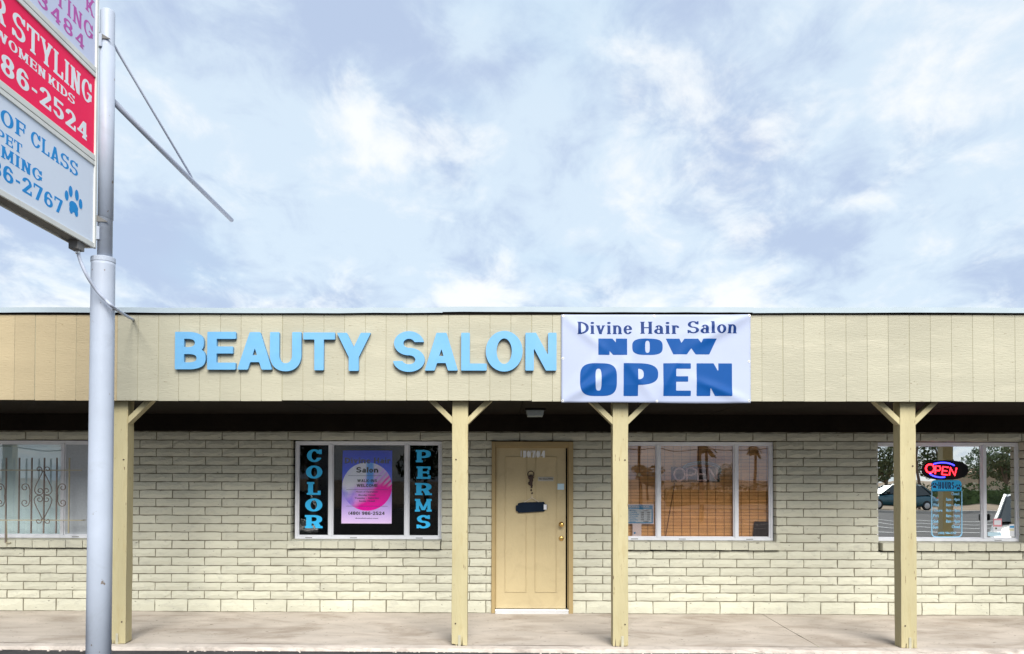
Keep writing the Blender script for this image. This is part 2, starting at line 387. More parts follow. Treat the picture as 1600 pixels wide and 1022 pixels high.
        if s: P += [_R(W/2-a/2-s, 0, W/2+a/2+s, y), _R(-s*.2, 1-y, a+s*1.5, 1), _R(W-a-s*1.5, 1-y, W+s*.2, 1)]
    elif cl in 'S8':
        k = .5+b/2; n2 = max(2.0, n*.95)
        t_ = _ring(W*.03, 1-k, W*.97, 1, a, b, n2); u_ = _ring(0, 0, W, k, a, b, n2)
        if cl == '8': P += [t_, u_]
        else:
            ct, cb = 1-k/2, k/2
            P += [_I(t_, _N(_R(W*.5, -1, BIG, ct+.03))), _I(u_, _N(_R(-BIG, cb-.03, W*.5, 2)))]
            if s: P += [_R(W*.97-.55*a, ct, W*.97, .99), _R(0, .01, .55*a, cb)]
    elif cl == '3':
        k = .5+b/2; P += [_I(_ring(0, 1-k, W*.97, 1, a, b), _N(_R(-BIG, .5+.02, W*.45, 1-k/2+.06))), _I(_ring(0, 0, W, k, a, b), _N(_R(-BIG, k/2-.06, W*.45, .5-.02)))]
        P[0] = _I(P[0], _N(_R(-BIG, 1-k-.01, W*.42, 1-k/2+.04))); P[1] = _I(P[1], _N(_R(-BIG, k/2-.04, W*.42, k+.01)))
    elif cl in '69':
        k = .62; c = _ring(0, 0, W, k, a, b); big_ = _I(_ring(0, 0, W*1.02, 1, a, b), _N(_R(W*.45, -1, BIG, .72)), _N(_R(W*.25, -1, BIG, .5)))
        g = _U(c, big_)
        P.append(g if cl == '6' else (lambda X, Y, g=g, W=W: g(W-X, 1-Y)))
    elif cl == '2':
        k = .6
        P += [_I(_ring(0, 1-k, W*.98, 1, a, b), _N(_R(-BIG, -1, W*.5, 1-k/2-.02)), _R(-1, 1-k*.62, BIG, 2)), _D(0, W*.98-a*1.08, a*1.12, b*.6, 1-k*.60), _R(0, 0, W, b)]
        if s: P.append(_R(W-.5*a, 0, W, .3))
    elif cl == '5':
        P += [_R(W*.08, .5, W*.08+a*.85, 1), _R(W*.08, 1-b, W*.94, 1), _I(_ring(0, 0, W, .64, a, b), _N(_R(-BIG, .28, W*.42, .70))), _R(W*.08, .64-b, W*.5, .64)]
        P[2] = _I(P[2], _N(_R(-BIG, .25, W*.3, .9)))
    elif cl == '4':
        P += [_R(W*.58, 0, W*.58+a, 1), _R(0, .22, W, .22+b), _D(0, W*.58, a*.8, .22, 1)]
        if s: P.append(_R(W*.58-s, 0, W*.58+a+s, y))
    elif cl == '7': P += [_R(0, 1-b, W, 1), _D(W*.22, W-a, a*1.05, 0, 1-b*.5)]; (P.append(_R(0, .7, .45*a, 1)) if s else 0)
    elif cl == '1': stem(W/2-a/2, top=False); P.append(_D(W*.08, W/2-a*.4, a*.8, .72, 1))
    elif cl == '-': P.append(_R(W*.1, .36, W*.9, .36+b*1.05))
    elif cl == '.': P.append(_E(W/2, a*.5, a*.5, a*.5))
    elif cl == '(': P.append(_I(_ring(0, -.15, 1.2, 1.1, a*.8, b*.7), _R(-1, -1, W, 2)))
    elif cl == ')': P.append(_I(_ring(W-1.2, -.15, W, 1.1, a*.8, b*.7), _R(0, -1, 2, 2)))
    elif cl in 'il':
        h = 1. if cl == 'l' else .70
        P.append(_R(s, 0, s+a, h))
        if s: P += [_R(0, 0, 2*s+a, y), _R(0, h-y, s+a*.5, h)]
        if cl == 'i': P.append(_E(s+a/2, .9, a*.62, .085))
    elif cl == 'o': P.append(_ring(0, -.01, W, .71, a, b))
    elif cl == 'e':
        P += [_I(_ring(0, -.01, W, .71, a, b), _N(_R(W*.55, .2, BIG, .36))), _R(a*.5, .33, W-a*.4, .33+b)]
    elif cl == 'a':
        P += [_R(W-s-a, 0, W-s, .46), _I(_ring(W*.08, .16, W-s, .71, a, b), _R(-1, .44, BIG, 2), _N(_R(-1, .3, W*.3, .54))), _I(_ring(0, -.01, W-s*.5, .43, a, b), _R(-1, -1, W-s-a*.5, 2))]
        if s: P.append(_R(W-s-a*.5, 0, W+s*.3, y))
    elif cl in 'nr':
        P += [_R(s, 0, s+a, .70)]
        P.append(_I(_ring(s, .02, W-s if cl == 'n' else W*1.1, .71, a, b*1.1), _R(s+a*.5, .40 if cl == 'n' else .50, (BIG if cl == 'n' else W), 2)))
        if cl == 'n': P.append(_R(W-s-a, 0, W-s, .42))
        if s:
            P += [_R(0, 0, 2*s+a, y), _R(0, .70-y, s+a*.5, .70)]
            if cl == 'n': P.append(_R(W-2*s-a, 0, W, y))
    else: P.append(_R(0, 0, W, 1))
    return _U(*P), W
_gc = {}
def poly_glyph(ch, st, res):
    key = (ch, tuple(sorted(st.items())), res)
    if key in _gc: return _gc[key]
    f, W = glyph(ch, st)
    y0, y1 = (-.18, 1.12) if ch in '()' else (-.03, 1.03)
    h = 1.0/res; nx = int(W/h)+8; ny = int((y1-y0)/h)+2
    xs = -4*h+h*np.arange(nx+1)+h*.37; ys = y0+h*np.arange(ny+1)+h*.31
    X, Y = np.meshgrid(xs, ys); V = f(X, Y)
    polys, edges = [], []
    for j in range(ny):
        run = None
        for i in range(nx):
            c = ((xs[i], ys[j], V[j, i]), (xs[i+1], ys[j], V[j, i+1]), (xs[i+1], ys[j+1], V[j+1, i+1]), (xs[i], ys[j+1], V[j+1, i]))
            k = sum(1 for q in c if q[2] < 0)
            if k == 4:
                if run is None or i-run >= 3:
                    if run is not None: polys.append([(xs[run], ys[j]), (xs[i], ys[j]), (xs[i], ys[j+1]), (xs[run], ys[j+1])])
                    run = i
                continue
            if run is not None:
                polys.append([(xs[run], ys[j]), (xs[i], ys[j]), (xs[i], ys[j+1]), (xs[run], ys[j+1])]); run = None
            if k == 0: continue
            pl, cr = [], []
            for e in range(4):
                p, q = c[e], c[(e+1) % 4]
                if p[2] < 0: pl.append((p[0], p[1]))
                if (p[2] < 0) != (q[2] < 0):
                    t = p[2]/(p[2]-q[2]); z = (p[0]+(q[0]-p[0])*t, p[1]+(q[1]-p[1])*t); pl.append(z); cr.append((z, p[2] < 0))
            if len(pl) >= 3: polys.append(pl)
            if len(cr) == 2:
                a_, b_ = cr
                edges.append((a_[0], b_[0]) if a_[1] else (b_[0], a_[0]))
    _gc[key] = (polys, edges, W); return _gc[key]
def text_polys(txt, st, w, h, res=40, gap=.10):
    """all polygons and outline edges of a line of text filling a w x h box (x right, y up)"""
    x = 0; items = []
    for ch in txt:
        if ch == ' ': x += .42*st.get('w', .8)+gap; continue
        p, e, W = poly_glyph(ch, st, res); items.append((p, e, x)); x += W+gap
    k = w/(x-gap)
    return [[((q[0]+ox)*k, q[1]*h) for q in p] for ps, es, ox in items for p in ps], [tuple(((q[0]+ox)*k, q[1]*h) for q in e) for ps, es, ox in items for e in es]
def text_mesh(name, polys, edges, fn, depth=0.0, back=None, mat_=None, parent=None, local=None):
    """fn maps (x, y, d) to the world, d = distance toward the wall"""
    vs_, fs, idx = [], [], {}
    def V(x, y, d):
        k = (round(x, 6), round(y, 6), d)
        if k not in idx: idx[k] = len(vs_); vs_.append(tuple(fn(x, y, d)))
        return idx[k]
    for p in polys:
        f_ = [V(x, y, 0) for x, y in p]
        f_ = [q for i, q in enumerate(f_) if q != f_[i-1]]
        if len(f_) >= 3: fs.append(f_)
    if depth:
        for a_, b_ in edges:
            q = (V(*a_, 0), V(*a_, depth), V(*b_, depth), V(*b_, 0))
            if len(set(q)) == 4: fs.append(q)
    me = bpy.data.meshes.new(name); me.from_pydata(vs_, [], fs); me.update()
    o = obj(name, me, mat_, parent); return o
def flat(o3, right=(1, 0, 0), up=(0, 0, 1)):
    o3, r3, u3 = Vector(o3), Vector(right), Vector(up); n3 = r3.cross(u3)
    return lambda x, y, d: o3+r3*x+u3*y-n3*d
def wall_text(name, txt, st, pxl, pxr, pyt, pyb, Y, mat_, parent=None, depth=.0015, res=36, gap=.1):
    """a line of lettering on a plane parallel to the shop front, measured from the photograph"""
    a_ = atY(pxl, pyb, Y); b_ = atY(pxr, pyb, Y); t = atY((pxl+pxr)/2, pyt, Y); m_ = atY((pxl+pxr)/2, pyb, Y)
    p, e = text_polys(txt, st, b_.x-a_.x, t.z-m_.z, res, gap)
    return text_mesh(name, p, e, flat((a_.x, Y, m_.z)), depth, mat_=mat_, parent=parent)
SANS = dict(a=.235, b=.185, w=.80)
SANSB = dict(a=.255, b=.20, w=.80)
SLAB = dict(a=.25, b=.13, s=.085, y=.13, w=.92)
SLABH = dict(a=.33, b=.15, s=.08, y=.16, w=1.05)
SLABL = dict(a=.19, b=.12, s=.08, y=.10, w=.86)
WIDE = dict(a=.43, b=.15, w=1.18, n=3.2)
ROM = dict(a=.25, b=.085, s=.06, y=.055, w=.98)
NARROW = dict(a=.22, b=.11, s=.03, y=.06, w=.44)

# ================================================================== ground
LOT_Z = -.072
g = MB().box(-700, -700, -1.2, 700, 700, -.085).build('ground', M['soil']); tag(g, 'bare desert soil around the building', 'ground', kind='structure')
LOT = (-45, -33, 45, -1.915)
# asphalt sheet, gently uneven
mb = MB(); nx, ny = 90, 40
for j in range(ny+1):
    for i in range(nx+1):
        x = LOT[0]+(LOT[2]-LOT[0])*i/nx; t = j/ny; yy = LOT[3]+(LOT[1]-LOT[3])*t*t
        mb.v.append((x, yy, LOT_Z+.004*sin(x*1.7+yy)+.003*sin(x*4.1+1)))
for j in range(ny):
    for i in range(nx):
        a = j*(nx+1)+i; mb.f.append((a, a+nx+1, a+nx+2, a+1))
lot = mb.build('parking_lot', M['asphalt']); tag(lot, 'dark asphalt of the parking lot below the kerb', 'parking lot', kind='structure')
for k, X in enumerate([-13.5, -10.8, -8.1, 5.6, 8.3, 11.0, 13.7, 16.4, 19.1, 21.8]):
    o = MB().box(X, -12.5 if X > 0 else -9, LOT_Z+.007, X+.1, -7.4 if X > 0 else -4, LOT_Z+.011).build('stall_line', M['line'], lot)
for k, Y in enumerate([-16.5, -19.2, -21.9, -24.6]):
    MB().box(9, Y, LOT_Z+.007, 40, Y+.12, LOT_Z+.011).build('stall_line', M['line'], lot)
# sidewalk: slabs falling slightly to a worn kerb
sw = empty('sidewalk'); tag(sw, 'beige concrete sidewalk along the shop front', 'sidewalk', kind='structure')
def slope(y): return .018*y
JO = [-9.6, 3.165, 9.6]
for k in range(len(JO)-1):
    mb = MB(); xa, xb = JO[k]+.005, JO[k+1]-.005; nx, ny = int((xb-xa)/.2), 10
    for j in range(ny+1):
        for i in range(nx+1):
            x = xa+(xb-xa)*i/nx; y_ = .10-(.10+1.765)*j/ny
            if i in (0, nx): x += random.uniform(-.003, .003)
            mb.v.append((x, y_, slope(y_)+.0025*sin(x*2.3+y_*3)))
    for j in range(ny):
        for i in range(nx):
            a = j*(nx+1)+i; mb.f.append((a, a+nx+1, a+nx+2, a+1))
    n0 = len(mb.v)                                # slab edges
    for i in (0, nx):
        ids = [j*(nx+1)+i for j in range(ny+1)]; b0 = len(mb.v)
        mb.v += [(mb.v[q][0], mb.v[q][1], -.5) for q in ids]
        for j in range(ny): mb.f.append((ids[j], ids[j+1], b0+j+1, b0+j))
    mb.build('slab', M['concrete'], sw)
MB().box(JO[1]-.0049, -1.76, -.3, JO[1]+.0049, .0, -.03).build('joint_dirt', M['groove'], sw)
mb = MB(); N = 260                                # kerb with a broken, rounded lip
prof = [(-1.768, -.0325), (-1.83, -.036), (-1.885, -.040), (-1.903, -.050), (-1.912, -.09)]
for i in range(N+1):
    x = -9.6+19.2*i/N; jag = random.random()
    chip = .016*max(0, sin(x*3.1)+sin(x*7.7+1)+random.uniform(-1, .8)-.6)
    for k, (y_, z_) in enumerate(prof):
        mb.v.append((x+random.uniform(-.01, .01), y_+(random.uniform(-.004, .004) if k else 0)+(chip if k > 2 else 0)*.8, z_+(random.uniform(-.003, .003) if k else 0)-(chip*.6 if k in (2, 3) else 0)))
for i in range(N):
    for k in range(len(prof)-1):
        a = i*len(prof)+k; mb.f.append((a, a+1, a+1+len(prof), a+len(prof)))
mb.build('kerb', M['curb'], sw)
mb = MB()                                          # loose crumbs of concrete along the kerb
for i in range(170):
    x = random.uniform(-6, 6); y_ = -1.90-abs(random.gauss(0, .03)); r_ = random.uniform(.004, .013); z_ = LOT_Z+.004
    mb.quadbox([(x-r_, y_-r_, z_-.004), (x+r_*.8, y_-r_*.9, z_-.004), (x+r_, y_+r_*.7, z_-.004), (x-r_*.8, y_+r_, z_-.004), (x-r_*.5, y_-r_*.6, z_+r_), (x+r_*.5, y_-r_*.5, z_+r_*.8), (x+r_*.4, y_+r_*.5, z_+r_), (x-r_*.5, y_+r_*.4, z_+r_*.7)])
o = mb.build('kerb_crumbs', M['curb']); tag(o, 'small concrete crumbs lying along the kerb foot', 'rubble', kind='stuff')

# ================================================================== the salon building
BX0, BX1 = -9.0, 9.4
SOF, FTOP, FY = 2.412, 3.285, -1.89
bld = empty('salon_building'); tag(bld, 'low cream brick shop building with deep porch and board fascia', 'building')
CH, BASEH = .1026, .155
OPEN = [(-6.95, -4.97, .775, 2.104), (-2.597, -.745, .775, 2.104), (-.128, .855, -1, 2.104), (1.44, 3.335, .775, 2.104), (4.565, 6.325, .775, 2.104)]
# mortar core with its openings
mb = MB()
xs = sorted({BX0, BX1, *[o[0]-.012 for o in OPEN], *[o[1]+.012 for o in OPEN]})
for a, b in zip(xs[:-1], xs[1:]):
    c = (a+b)/2; op = [o for o in OPEN if o[0]-.02 < c < o[1]+.02]
    if not op: mb.box(a, .010, -.3, b, .20, SOF+.25)
    else:
        o = op[0]
        if o[2] > 0: mb.box(a, .010, -.3, b, .20, o[2]-.012)
        mb.box(a, .010, o[3]+.012, b, .20, SOF+.25)
wall = mb.build('wall', M['mortar'], bld)
# slump blocks: alike blocks share a few meshes
def block_mesh(name, w, h, d=.19, seed=0):
    rg = random.Random(seed); mb = MB(); nx, nz = 6, 2
    for j in range(nz+1):
        for i in range(nx+1):
            x = w*i/nx; z = h*j/nz; e = (i in (0, nx)) or (j in (0, nz))
            mb.v.append((x+(rg.uniform(-.0035, .0035) if i in (0, nx) else rg.uniform(-.01, .01)), (.004 if e else 0)+rg.uniform(-.002, .003)-(0 if e else .003), z+(rg.uniform(-.003, .003) if j in (0, nz) else rg.uniform(-.012, .012))))
    for j in range(nz):
        for i in range(nx):
            a = j*(nx+1)+i; mb.f.append((a, a+1, a+nx+2, a+nx+1))
    ring = [i for i in range(nx+1)]+[(j+1)*(nx+1)+nx for j in range(nz)]+[nz*(nx+1)+i for i in reversed(range(nx))]+[j*(nx+1) for j in reversed(range(1, nz))]
    b0 = len(mb.v); mb.v += [(mb.v[q][0], d, mb.v[q][2]) for q in ring]
    for i in range(len(ring)): mb.f.append((ring[i], b0+i, b0+(i+1) % len(ring), ring[(i+1) % len(ring)]))
    me = mb.mesh(name); me.materials.append(M['brick'])
    return me, mb
PITCH, JT = .4064, .0125
full = [block_mesh('block', PITCH-JT, CH-JT, seed=s)[0] for s in range(10)]
base_full = [block_mesh('base_block', PITCH-JT, BASEH-JT, seed=50+s)[0] for s in range(6)]
PH = atY(241.5, 945, 0).x
pieces = []
ncourse = 23
for c in range(ncourse):
    z0 = 0 if c == 0 else BASEH+CH*(c-1); hgt = (BASEH if c == 0 else CH)-JT
    if z0 > SOF: continue
    ph = PH+(PITCH/2 if c % 2 else 0)
    k = math.floor((BX0-ph)/PITCH)-1
    while ph+k*PITCH < BX1:
        a, b = ph+k*PITCH+JT/2, ph+(k+1)*PITCH-JT/2; k += 1
        segs = [(max(a, BX0), min(b, BX1))]
        for o in OPEN:
            if z0+hgt/2 < o[2] or z0+hgt/2 > o[3]: continue
            ns = []
            for s_, e_ in segs:
                if e_ <= o[0] or s_ >= o[1]: ns.append((s_, e_)); continue
                if s_ < o[0]: ns.append((s_, o[0]))
                if e_ > o[1]: ns.append((o[1], e_))
            segs = ns
        for s_, e_ in segs:
            if e_-s_ > .025: pieces.append((c, s_, e_, z0+JT/2, hgt))
def seen(p):
    c, s_, e_, z0, hgt = p
    if s_ < -6.1 or e_ > 6.25 or c > 19: return -1
    A = (e_-s_)*hgt
    for pl, pr in ((170, 205), (706, 730), (953, 981), (1397, 1432), (134, 178)):
        w0, w1 = atY(pl, 850, 0).x, atY(pr, 850, 0).x
        A -= max(0, min(e_, w1)-max(s_, w0))*hgt
    return A*(1+.25*(20-c)/20)
pieces.sort(key=seen, reverse=True)
rest = MB()
for i, (c, s_, e_, z0, hgt) in enumerate(pieces):
    isfull = abs(e_-s_-(PITCH-JT)) < 1e-4
    if i < 300:
        me = random.choice(base_full if c == 0 else full) if isfull else block_mesh('cut_block', e_-s_, hgt, seed=1000+i)[0]
        obj('brick', me, None, wall, (s_, random.uniform(-.002, .002), z0))
    else:
        _, m2 = block_mesh('tmp', e_-s_, hgt, seed=random.randint(0, 10**6)); bpy.data.meshes.remove(_)
        n = len(rest.v); dy = random.uniform(-.002, .002)
        rest.v += [(v[0]+s_, v[1]+dy, v[2]+z0) for v in m2.v]; rest.f += [tuple(q+n for q in f) for f in m2.f]
o = rest.build('upper_bricks', M['brick'], wall, fix=False); o['kind'] = 'stuff'
# body: roof, back, ends, inside
mb = MB(); mb.box(BX0, .2, -.2, BX0+.2, 7.8, 3.2); mb.box(BX1-.2, .2, -.2, BX1, 7.8, 3.2); mb.box(BX0, 7.8, -.2, BX1, 8, 3.2)
mb.build('rear_walls', M['brick'], bld)
MB().box(BX0-.1, FY+.06, FTOP-.06, BX1+.1, 8.1, FTOP-.005).build('roof', M['roof'], bld)
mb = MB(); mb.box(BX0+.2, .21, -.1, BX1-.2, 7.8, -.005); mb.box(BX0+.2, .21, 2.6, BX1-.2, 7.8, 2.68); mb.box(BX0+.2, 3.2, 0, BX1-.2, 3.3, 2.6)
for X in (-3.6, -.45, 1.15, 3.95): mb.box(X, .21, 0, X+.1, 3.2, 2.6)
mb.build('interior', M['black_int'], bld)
# porch ceiling of dark brown sheets
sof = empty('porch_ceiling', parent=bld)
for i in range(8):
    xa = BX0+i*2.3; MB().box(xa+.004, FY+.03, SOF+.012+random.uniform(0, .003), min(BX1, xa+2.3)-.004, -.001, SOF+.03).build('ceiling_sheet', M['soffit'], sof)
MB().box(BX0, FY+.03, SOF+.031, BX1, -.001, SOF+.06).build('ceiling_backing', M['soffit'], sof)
# fascia of grooved siding boards, six to a sheet
fas = MB().box(BX0, FY+.0045, SOF+.012, BX1, FY+.03, FTOP-.01).build('fascia', M['groove'], bld)
GX = atY(441, 560, FY).x; GP = (atY(1421, 560, FY).x-GX)/30
TANX = atY(183, 560, FY).x
k0 = math.floor((BX0-GX)/GP)+1
sheet_dz = {}
for k in range(k0, int((BX1-GX)/GP)):
    sh = math.floor(k/6)
    dz, dy = sheet_dz.setdefault(sh, (random.uniform(-.004, .004), random.uniform(-.002, .002)))
    a, b = GX+k*GP, GX+(k+1)*GP
    gl = .0018 if k % 6 else .0032
    gr = .0018 if (k+1) % 6 else .0032
    tanb = (a+b)/2 < TANX
    mb = MB(); y0 = FY+dy; z0 = SOF+dz+random.uniform(-.001, .001); z1 = FTOP-.012
    mb.quadbox([(a+gl, y0, z0), (b-gr, y0, z0), (b-gr, y0+.017, z0), (a+gl, y0+.017, z0), (a+gl, y0, z1), (b-gr, y0, z1), (b-gr, y0+.017, z1), (a+gl, y0+.017, z1)])
    mb.build('siding_board', M['tan'] if tanb else M['cream'], fas, bevel=.002)
# galvanised roof edge in lapped lengths
xs = [BX0-.1, atY(-60, 487, FY).x, atY(692, 487, FY).x, atY(1176, 487, FY).x, BX1+.1]
for i in range(4):
    dz = (0, .006, .012, .004)[i]; mb = MB()
    pr = [(FY-.030, FTOP-.004+dz), (FY-.034, FTOP+.046+dz), (FY+.07, FTOP+.058+dz), (FY+.07, FTOP+.052+dz), (FY-.028, FTOP+.040+dz), (FY-.026, FTOP-.004+dz)]
    a, b = xs[i]-(.01 if i else 0), xs[i+1]; n = 14
    for j in range(n+1):
        x = a+(b-a)*j/n; wv = .003*sin(x*1.3+i)+random.uniform(-.0025, .0025); mb.v += [(x, y_+wv*.5, z_+wv) for y_, z_ in pr]
    for j in range(n):
        for q in range(6): mb.f.append((j*6+q, j*6+(q+1) % 6, j*6+6+(q+1) % 6, j*6+6+q))
    mb.f += [tuple(range(6)), tuple(n*6+q for q in range(5, -1, -1))]
    mb.build('roof_edge', M['metal_edge'], bld)
MB().box(BX0, FY-.006, FTOP-.0125, BX1, FY+.05, FTOP+.03).build('edge_shadow_strip', M['soffit'], bld)  # dark strip that paints the shadow line below the metal roof edge
MB().box(BX0, -.045, 2.214, BX1, -.006, SOF+.011).build('wall_top_strip', M['soffit'], bld)  # dark brown strip along the top of the wall

# ---------------------------------------------------------------- porch posts with knee braces
PY0, PD = -1.79, .145
def post(xl, xr, seed, left=True, right=True):
    rg = random.Random(seed); p = empty('porch_post', ((xl+xr)/2, PY0+PD/2, slope(PY0)), bld); ox, oy, oz = p.location
    w = xr-xl; mb = MB(); n = 14; top = SOF+.03-oz
    for j in range(n+1):
        z = top*j/n; wob = .002
        for (x, y_) in ((-w/2, -PD/2), (w/2, -PD/2), (w/2, PD/2), (-w/2, PD/2)):
            jz = z+(rg.uniform(-.004, .018) if j == 0 else 0)
            mb.v.append((x+rg.uniform(-wob, wob), y_+rg.uniform(-wob, wob), jz))
    for j in range(n):
        for q in range(4): mb.f.append((j*4+q, j*4+(q+1) % 4, j*4+4+(q+1) % 4, j*4+4+q))
    mb.f += [(3, 2, 1, 0), tuple(n*4+q for q in range(4))]
    mb.build('timber', M['post'], p, bevel=.004)
    for sgn, on in ((-1, left), (1, right)):
        if not on: continue
        zt = SOF+.012-oz; reach, drop, th = .243, .24, .075
        pl = [(sgn*(w/2-.002), zt-drop), (sgn*(w/2+reach), zt), (sgn*(w/2+reach-th), zt), (sgn*(w/2-.002), zt-drop+th*.97)]
        if sgn < 0: pl = pl[::-1]
        MB().prism([q for q in pl], -PD/2+.006, PD/2-.035).build('knee_brace', M['post'], p, bevel=.003)
    # anchor strap and splintered foot
    sx = rg.uniform(.0, .03)
    mb = MB(); mb.box(sx-.014, -PD/2-.008, -.030, sx+.012, -PD/2-.002, .105); mb.box(sx-.014, -PD/2-.03, -.034, sx+.012, -PD/2-.002, -.028)
    mb.build('anchor_strap', M['cream'], p, bevel=.002)
    for q in range(5):
        x = rg.uniform(-w/2+.02, w/2-.02); h = rg.uniform(.03, .10)
        MB().prism([(x-.004, -.004), (x+.005, -.006), (x+.001, h)], -PD/2-.005, -PD/2+.004).build('splinter', M['rust'] if q % 2 else M['post'], p)
    for z in (1.9+rg.uniform(-.1, .1), .22):
        MB().lathe([(.008, -.004), (.008, .004)], (rg.choice((-.04, .045)), -PD/2, z), 'y', 10).build('bolt_head', M['rust'], p)
    return p
def px2(pl, pr, py=850): return atY(pl, py, PY0).x, atY(pr, py, PY0).x
post(*px2(172, 197.5), 1)
post(*px2(706, 730.5), 2)
post(*px2(957.5, 981.5), 3)
post(*px2(1407.5, 1432), 4)
post(6.37, 6.52, 5)
post(-7.35, -7.2, 6)

# ---------------------------------------------------------------- windows
FYW, GY = .105, .135
def window(x0, x1, mull, gl, screens=(), fz0=.888, name='window'):
    w = empty(name, ((x0+x1)/2, FYW, fz0), bld); ox, oy, oz = w.location; z1 = 2.1
    def bx(mb, a, b, c, d, e, f_): return mb.box(a-ox, b-oy, c-oz, d-ox, e-oy, f_-oz)
    t = .034; mb = MB()
    bx(mb, x0, FYW, fz0, x1, FYW+.06, fz0+t); bx(mb, x0, FYW, z1-t, x1, FYW+.06, z1)
    bx(mb, x0, FYW, fz0+t, x0+t, FYW+.06, z1-t); bx(mb, x1-t, FYW, fz0+t, x1, FYW+.06, z1-t)
    mb.build('frame', M['frame'], w, bevel=.004)
    xs = [x0+t]+[v for m_ in mull for v in (m_-.019, m_+.019)]+[x1-t]
    for m_ in mull:
        mb = MB(); bx(mb, m_-.019, FYW-.004, fz0+t, m_+.019, FYW+.062, z1-t); mb.build('mullion', M['frame'], w, bevel=.004)
    for i in range(0, len(xs), 2):
        a, b = xs[i], xs[i+1]; s_ = .014
        mb = MB(); bx(mb, a, FYW+.014, fz0+t, b, FYW+.05, fz0+t+s_); bx(mb, a, FYW+.014, z1-t-s_, b, FYW+.05, z1-t)
        bx(mb, a, FYW+.014, fz0+t+s_, a+s_, FYW+.05, z1-t-s_); bx(mb, b-s_, FYW+.014, fz0+t+s_, b, FYW+.05, z1-t-s_)
        mb.build('sash', M['frame'], w, bevel=.002)
        mb = MB(); bx(mb, a+s_-.004, GY, fz0+t+s_-.004, b-s_+.004, GY+.005, z1-t-s_+.004); mb.build('pane', gl, w)
        mb = MB(); c = a+(b-a)*.25; bx(mb, c, FYW-.002, fz0+.012, c+.085, FYW+.004, fz0+.021); mb.build('weep_slot', M['slot'], w)
        if i//2 in screens:
            mb = MB(); bx(mb, a+s_, FYW+.02, fz0+t+s_, b-s_, FYW+.021, z1-t-s_); mb.build('insect_screen', M['grey_mesh'], w)
    return w
def wx(px): return atY(px, 765, FYW).x
window(-6.93, -4.985, [wx(97.5)], M['glass_pale'], screens=(1,))
window(wx(461), -.747, [wx(516.5), wx(635.5)], M['glass_dark'])
window(1.445, wx(1208), [wx(1029), wx(1150.5)], M['glass_mid'])
window(4.57, wx(1594.5), [wx(1538.5)], M['glass_film'])
# sills: a course of sloping blocks standing proud of the wall
def sill(x0, x1):
    s_ = empty('window_sill', ((x0+x1)/2, 0, .78), bld); ox, oy, oz = s_.location; n = max(1, round((x1-x0)/.2032)); wd_ = (x1-x0)/n
    for i in range(n):
        a, b = x0+i*wd_+.0025-ox, x0+(i+1)*wd_-.0025-ox; j = lambda: random.uniform(-.003, .003)
        MB().quadbox([(a, -.052+j(), .782+j()-oz), (b, -.052+j(), .782+j()-oz), (b, .2, .782-oz), (a, .2, .782-oz), (a, -.055+j(), .876+j()-oz), (b, -.055+j(), .876+j()-oz), (b, .2, .890-oz), (a, .2, .890-oz)]).build('sill_brick', M['brick'], s_, bevel=.005)
sill(-6.99, -4.93); sill(-2.625, -.755); sill(1.40, 3.37); sill(4.59, 6.45)

# ---------------------------------------------------------------- door
d = empty('door', (.36, .0, .0), bld)
def dx(px, y_=.03): return atY(px, 830, y_).x-.36
def dz_(py, y_=.03): return atY(830, py, y_).z
xL, xR = dx(768, -.01), dx(895.5, -.01)
mb = MB(); t = .046
mb.box(xL, -.022, 0.0, xL+t, .14, 2.095); mb.box(xR-t-.01, -.022, 0.0, xR, .14, 2.095); mb.box(xL+t, -.022, 2.095-t-.02, xR-t-.01, .14, 2.095)
mb.build('door_frame', M['door_frame'], d, bevel=.005)
mb = MB(); mb.box(xL+t+.001, .005, 0.06, xL+t+.012, .03, 2.03); mb.box(xR-t-.022, .005, 0.06, xR-t-.011, .03, 2.03); mb.box(xL+t+.012, .005, 2.017, xR-t-.022, .03, 2.03)
mb.build('door_stop', M['door_frame'], d, bevel=.002)
lx0, lx1, lz0, lz1 = dx(774.5), dx(884), .055, dz_(699.5)
MB().box(lx0, .032, lz0, lx1, .075, lz1).build('leaf', M['door'], d, bevel=.003)
for a, b in ((789, 823), (836, 870)):
    pa, pb, pz0, pz1 = dx(a), dx(b), dz_(925.5), dz_(714)
    mb = MB(); m_ = .009
    mb.box(pa, .022, pz0, pb, .033, pz0+m_); mb.box(pa, .022, pz1-m_, pb, .033, pz1); mb.box(pa, .022, pz0+m_, pa+m_, .033, pz1-m_); mb.box(pb-m_, .022, pz0+m_, pb, .033, pz1-m_)
    mb.build('panel_moulding', M['door'], d, bevel=.003)
MB().box(xL+t, -.035, -.012, xR-t-.01, .12, .050).build('threshold', M['alu'], d, bevel=.006)
kx, kz = dx(877), dz_(819)
MB().lathe([(.031, .031), (.031, .024), (.012, .02), (.012, -.015), (.024, -.022), (.029, -.038), (.024, -.054), (.008, -.058)], (kx, 0, kz), 'y', 24).build('knob', M['brass'], d, smooth=True)
MB().lathe([(.029, .031), (.029, .018), (.022, .010), (.012, .008)], (kx, 0, dz_(841)), 'y', 24).build('deadbolt', M['brass'], d, smooth=True)
# ---------------------------------------------------------------- porch lamp
c = atZ(836, 641, SOF); lm = empty('porch_lamp', (c.x, c.y, SOF+.012)); tag(lm, 'small grey flush ceiling lamp on the dark porch ceiling above the door', 'ceiling lamp')
MB().box(-.115, -.115, -.018, .115, .115, 0).build('mounting_rim', M['black'], lm, bevel=.004)
MB().quadbox([(-.085, -.085, -.085), (.085, -.085, -.085), (.085, .085, -.085), (-.085, .085, -.085), (-.10, -.10, -.018), (.10, -.10, -.018), (.10, .10, -.018), (-.10, .10, -.018)]).build('lens', M['lens'], lm, bevel=.006)

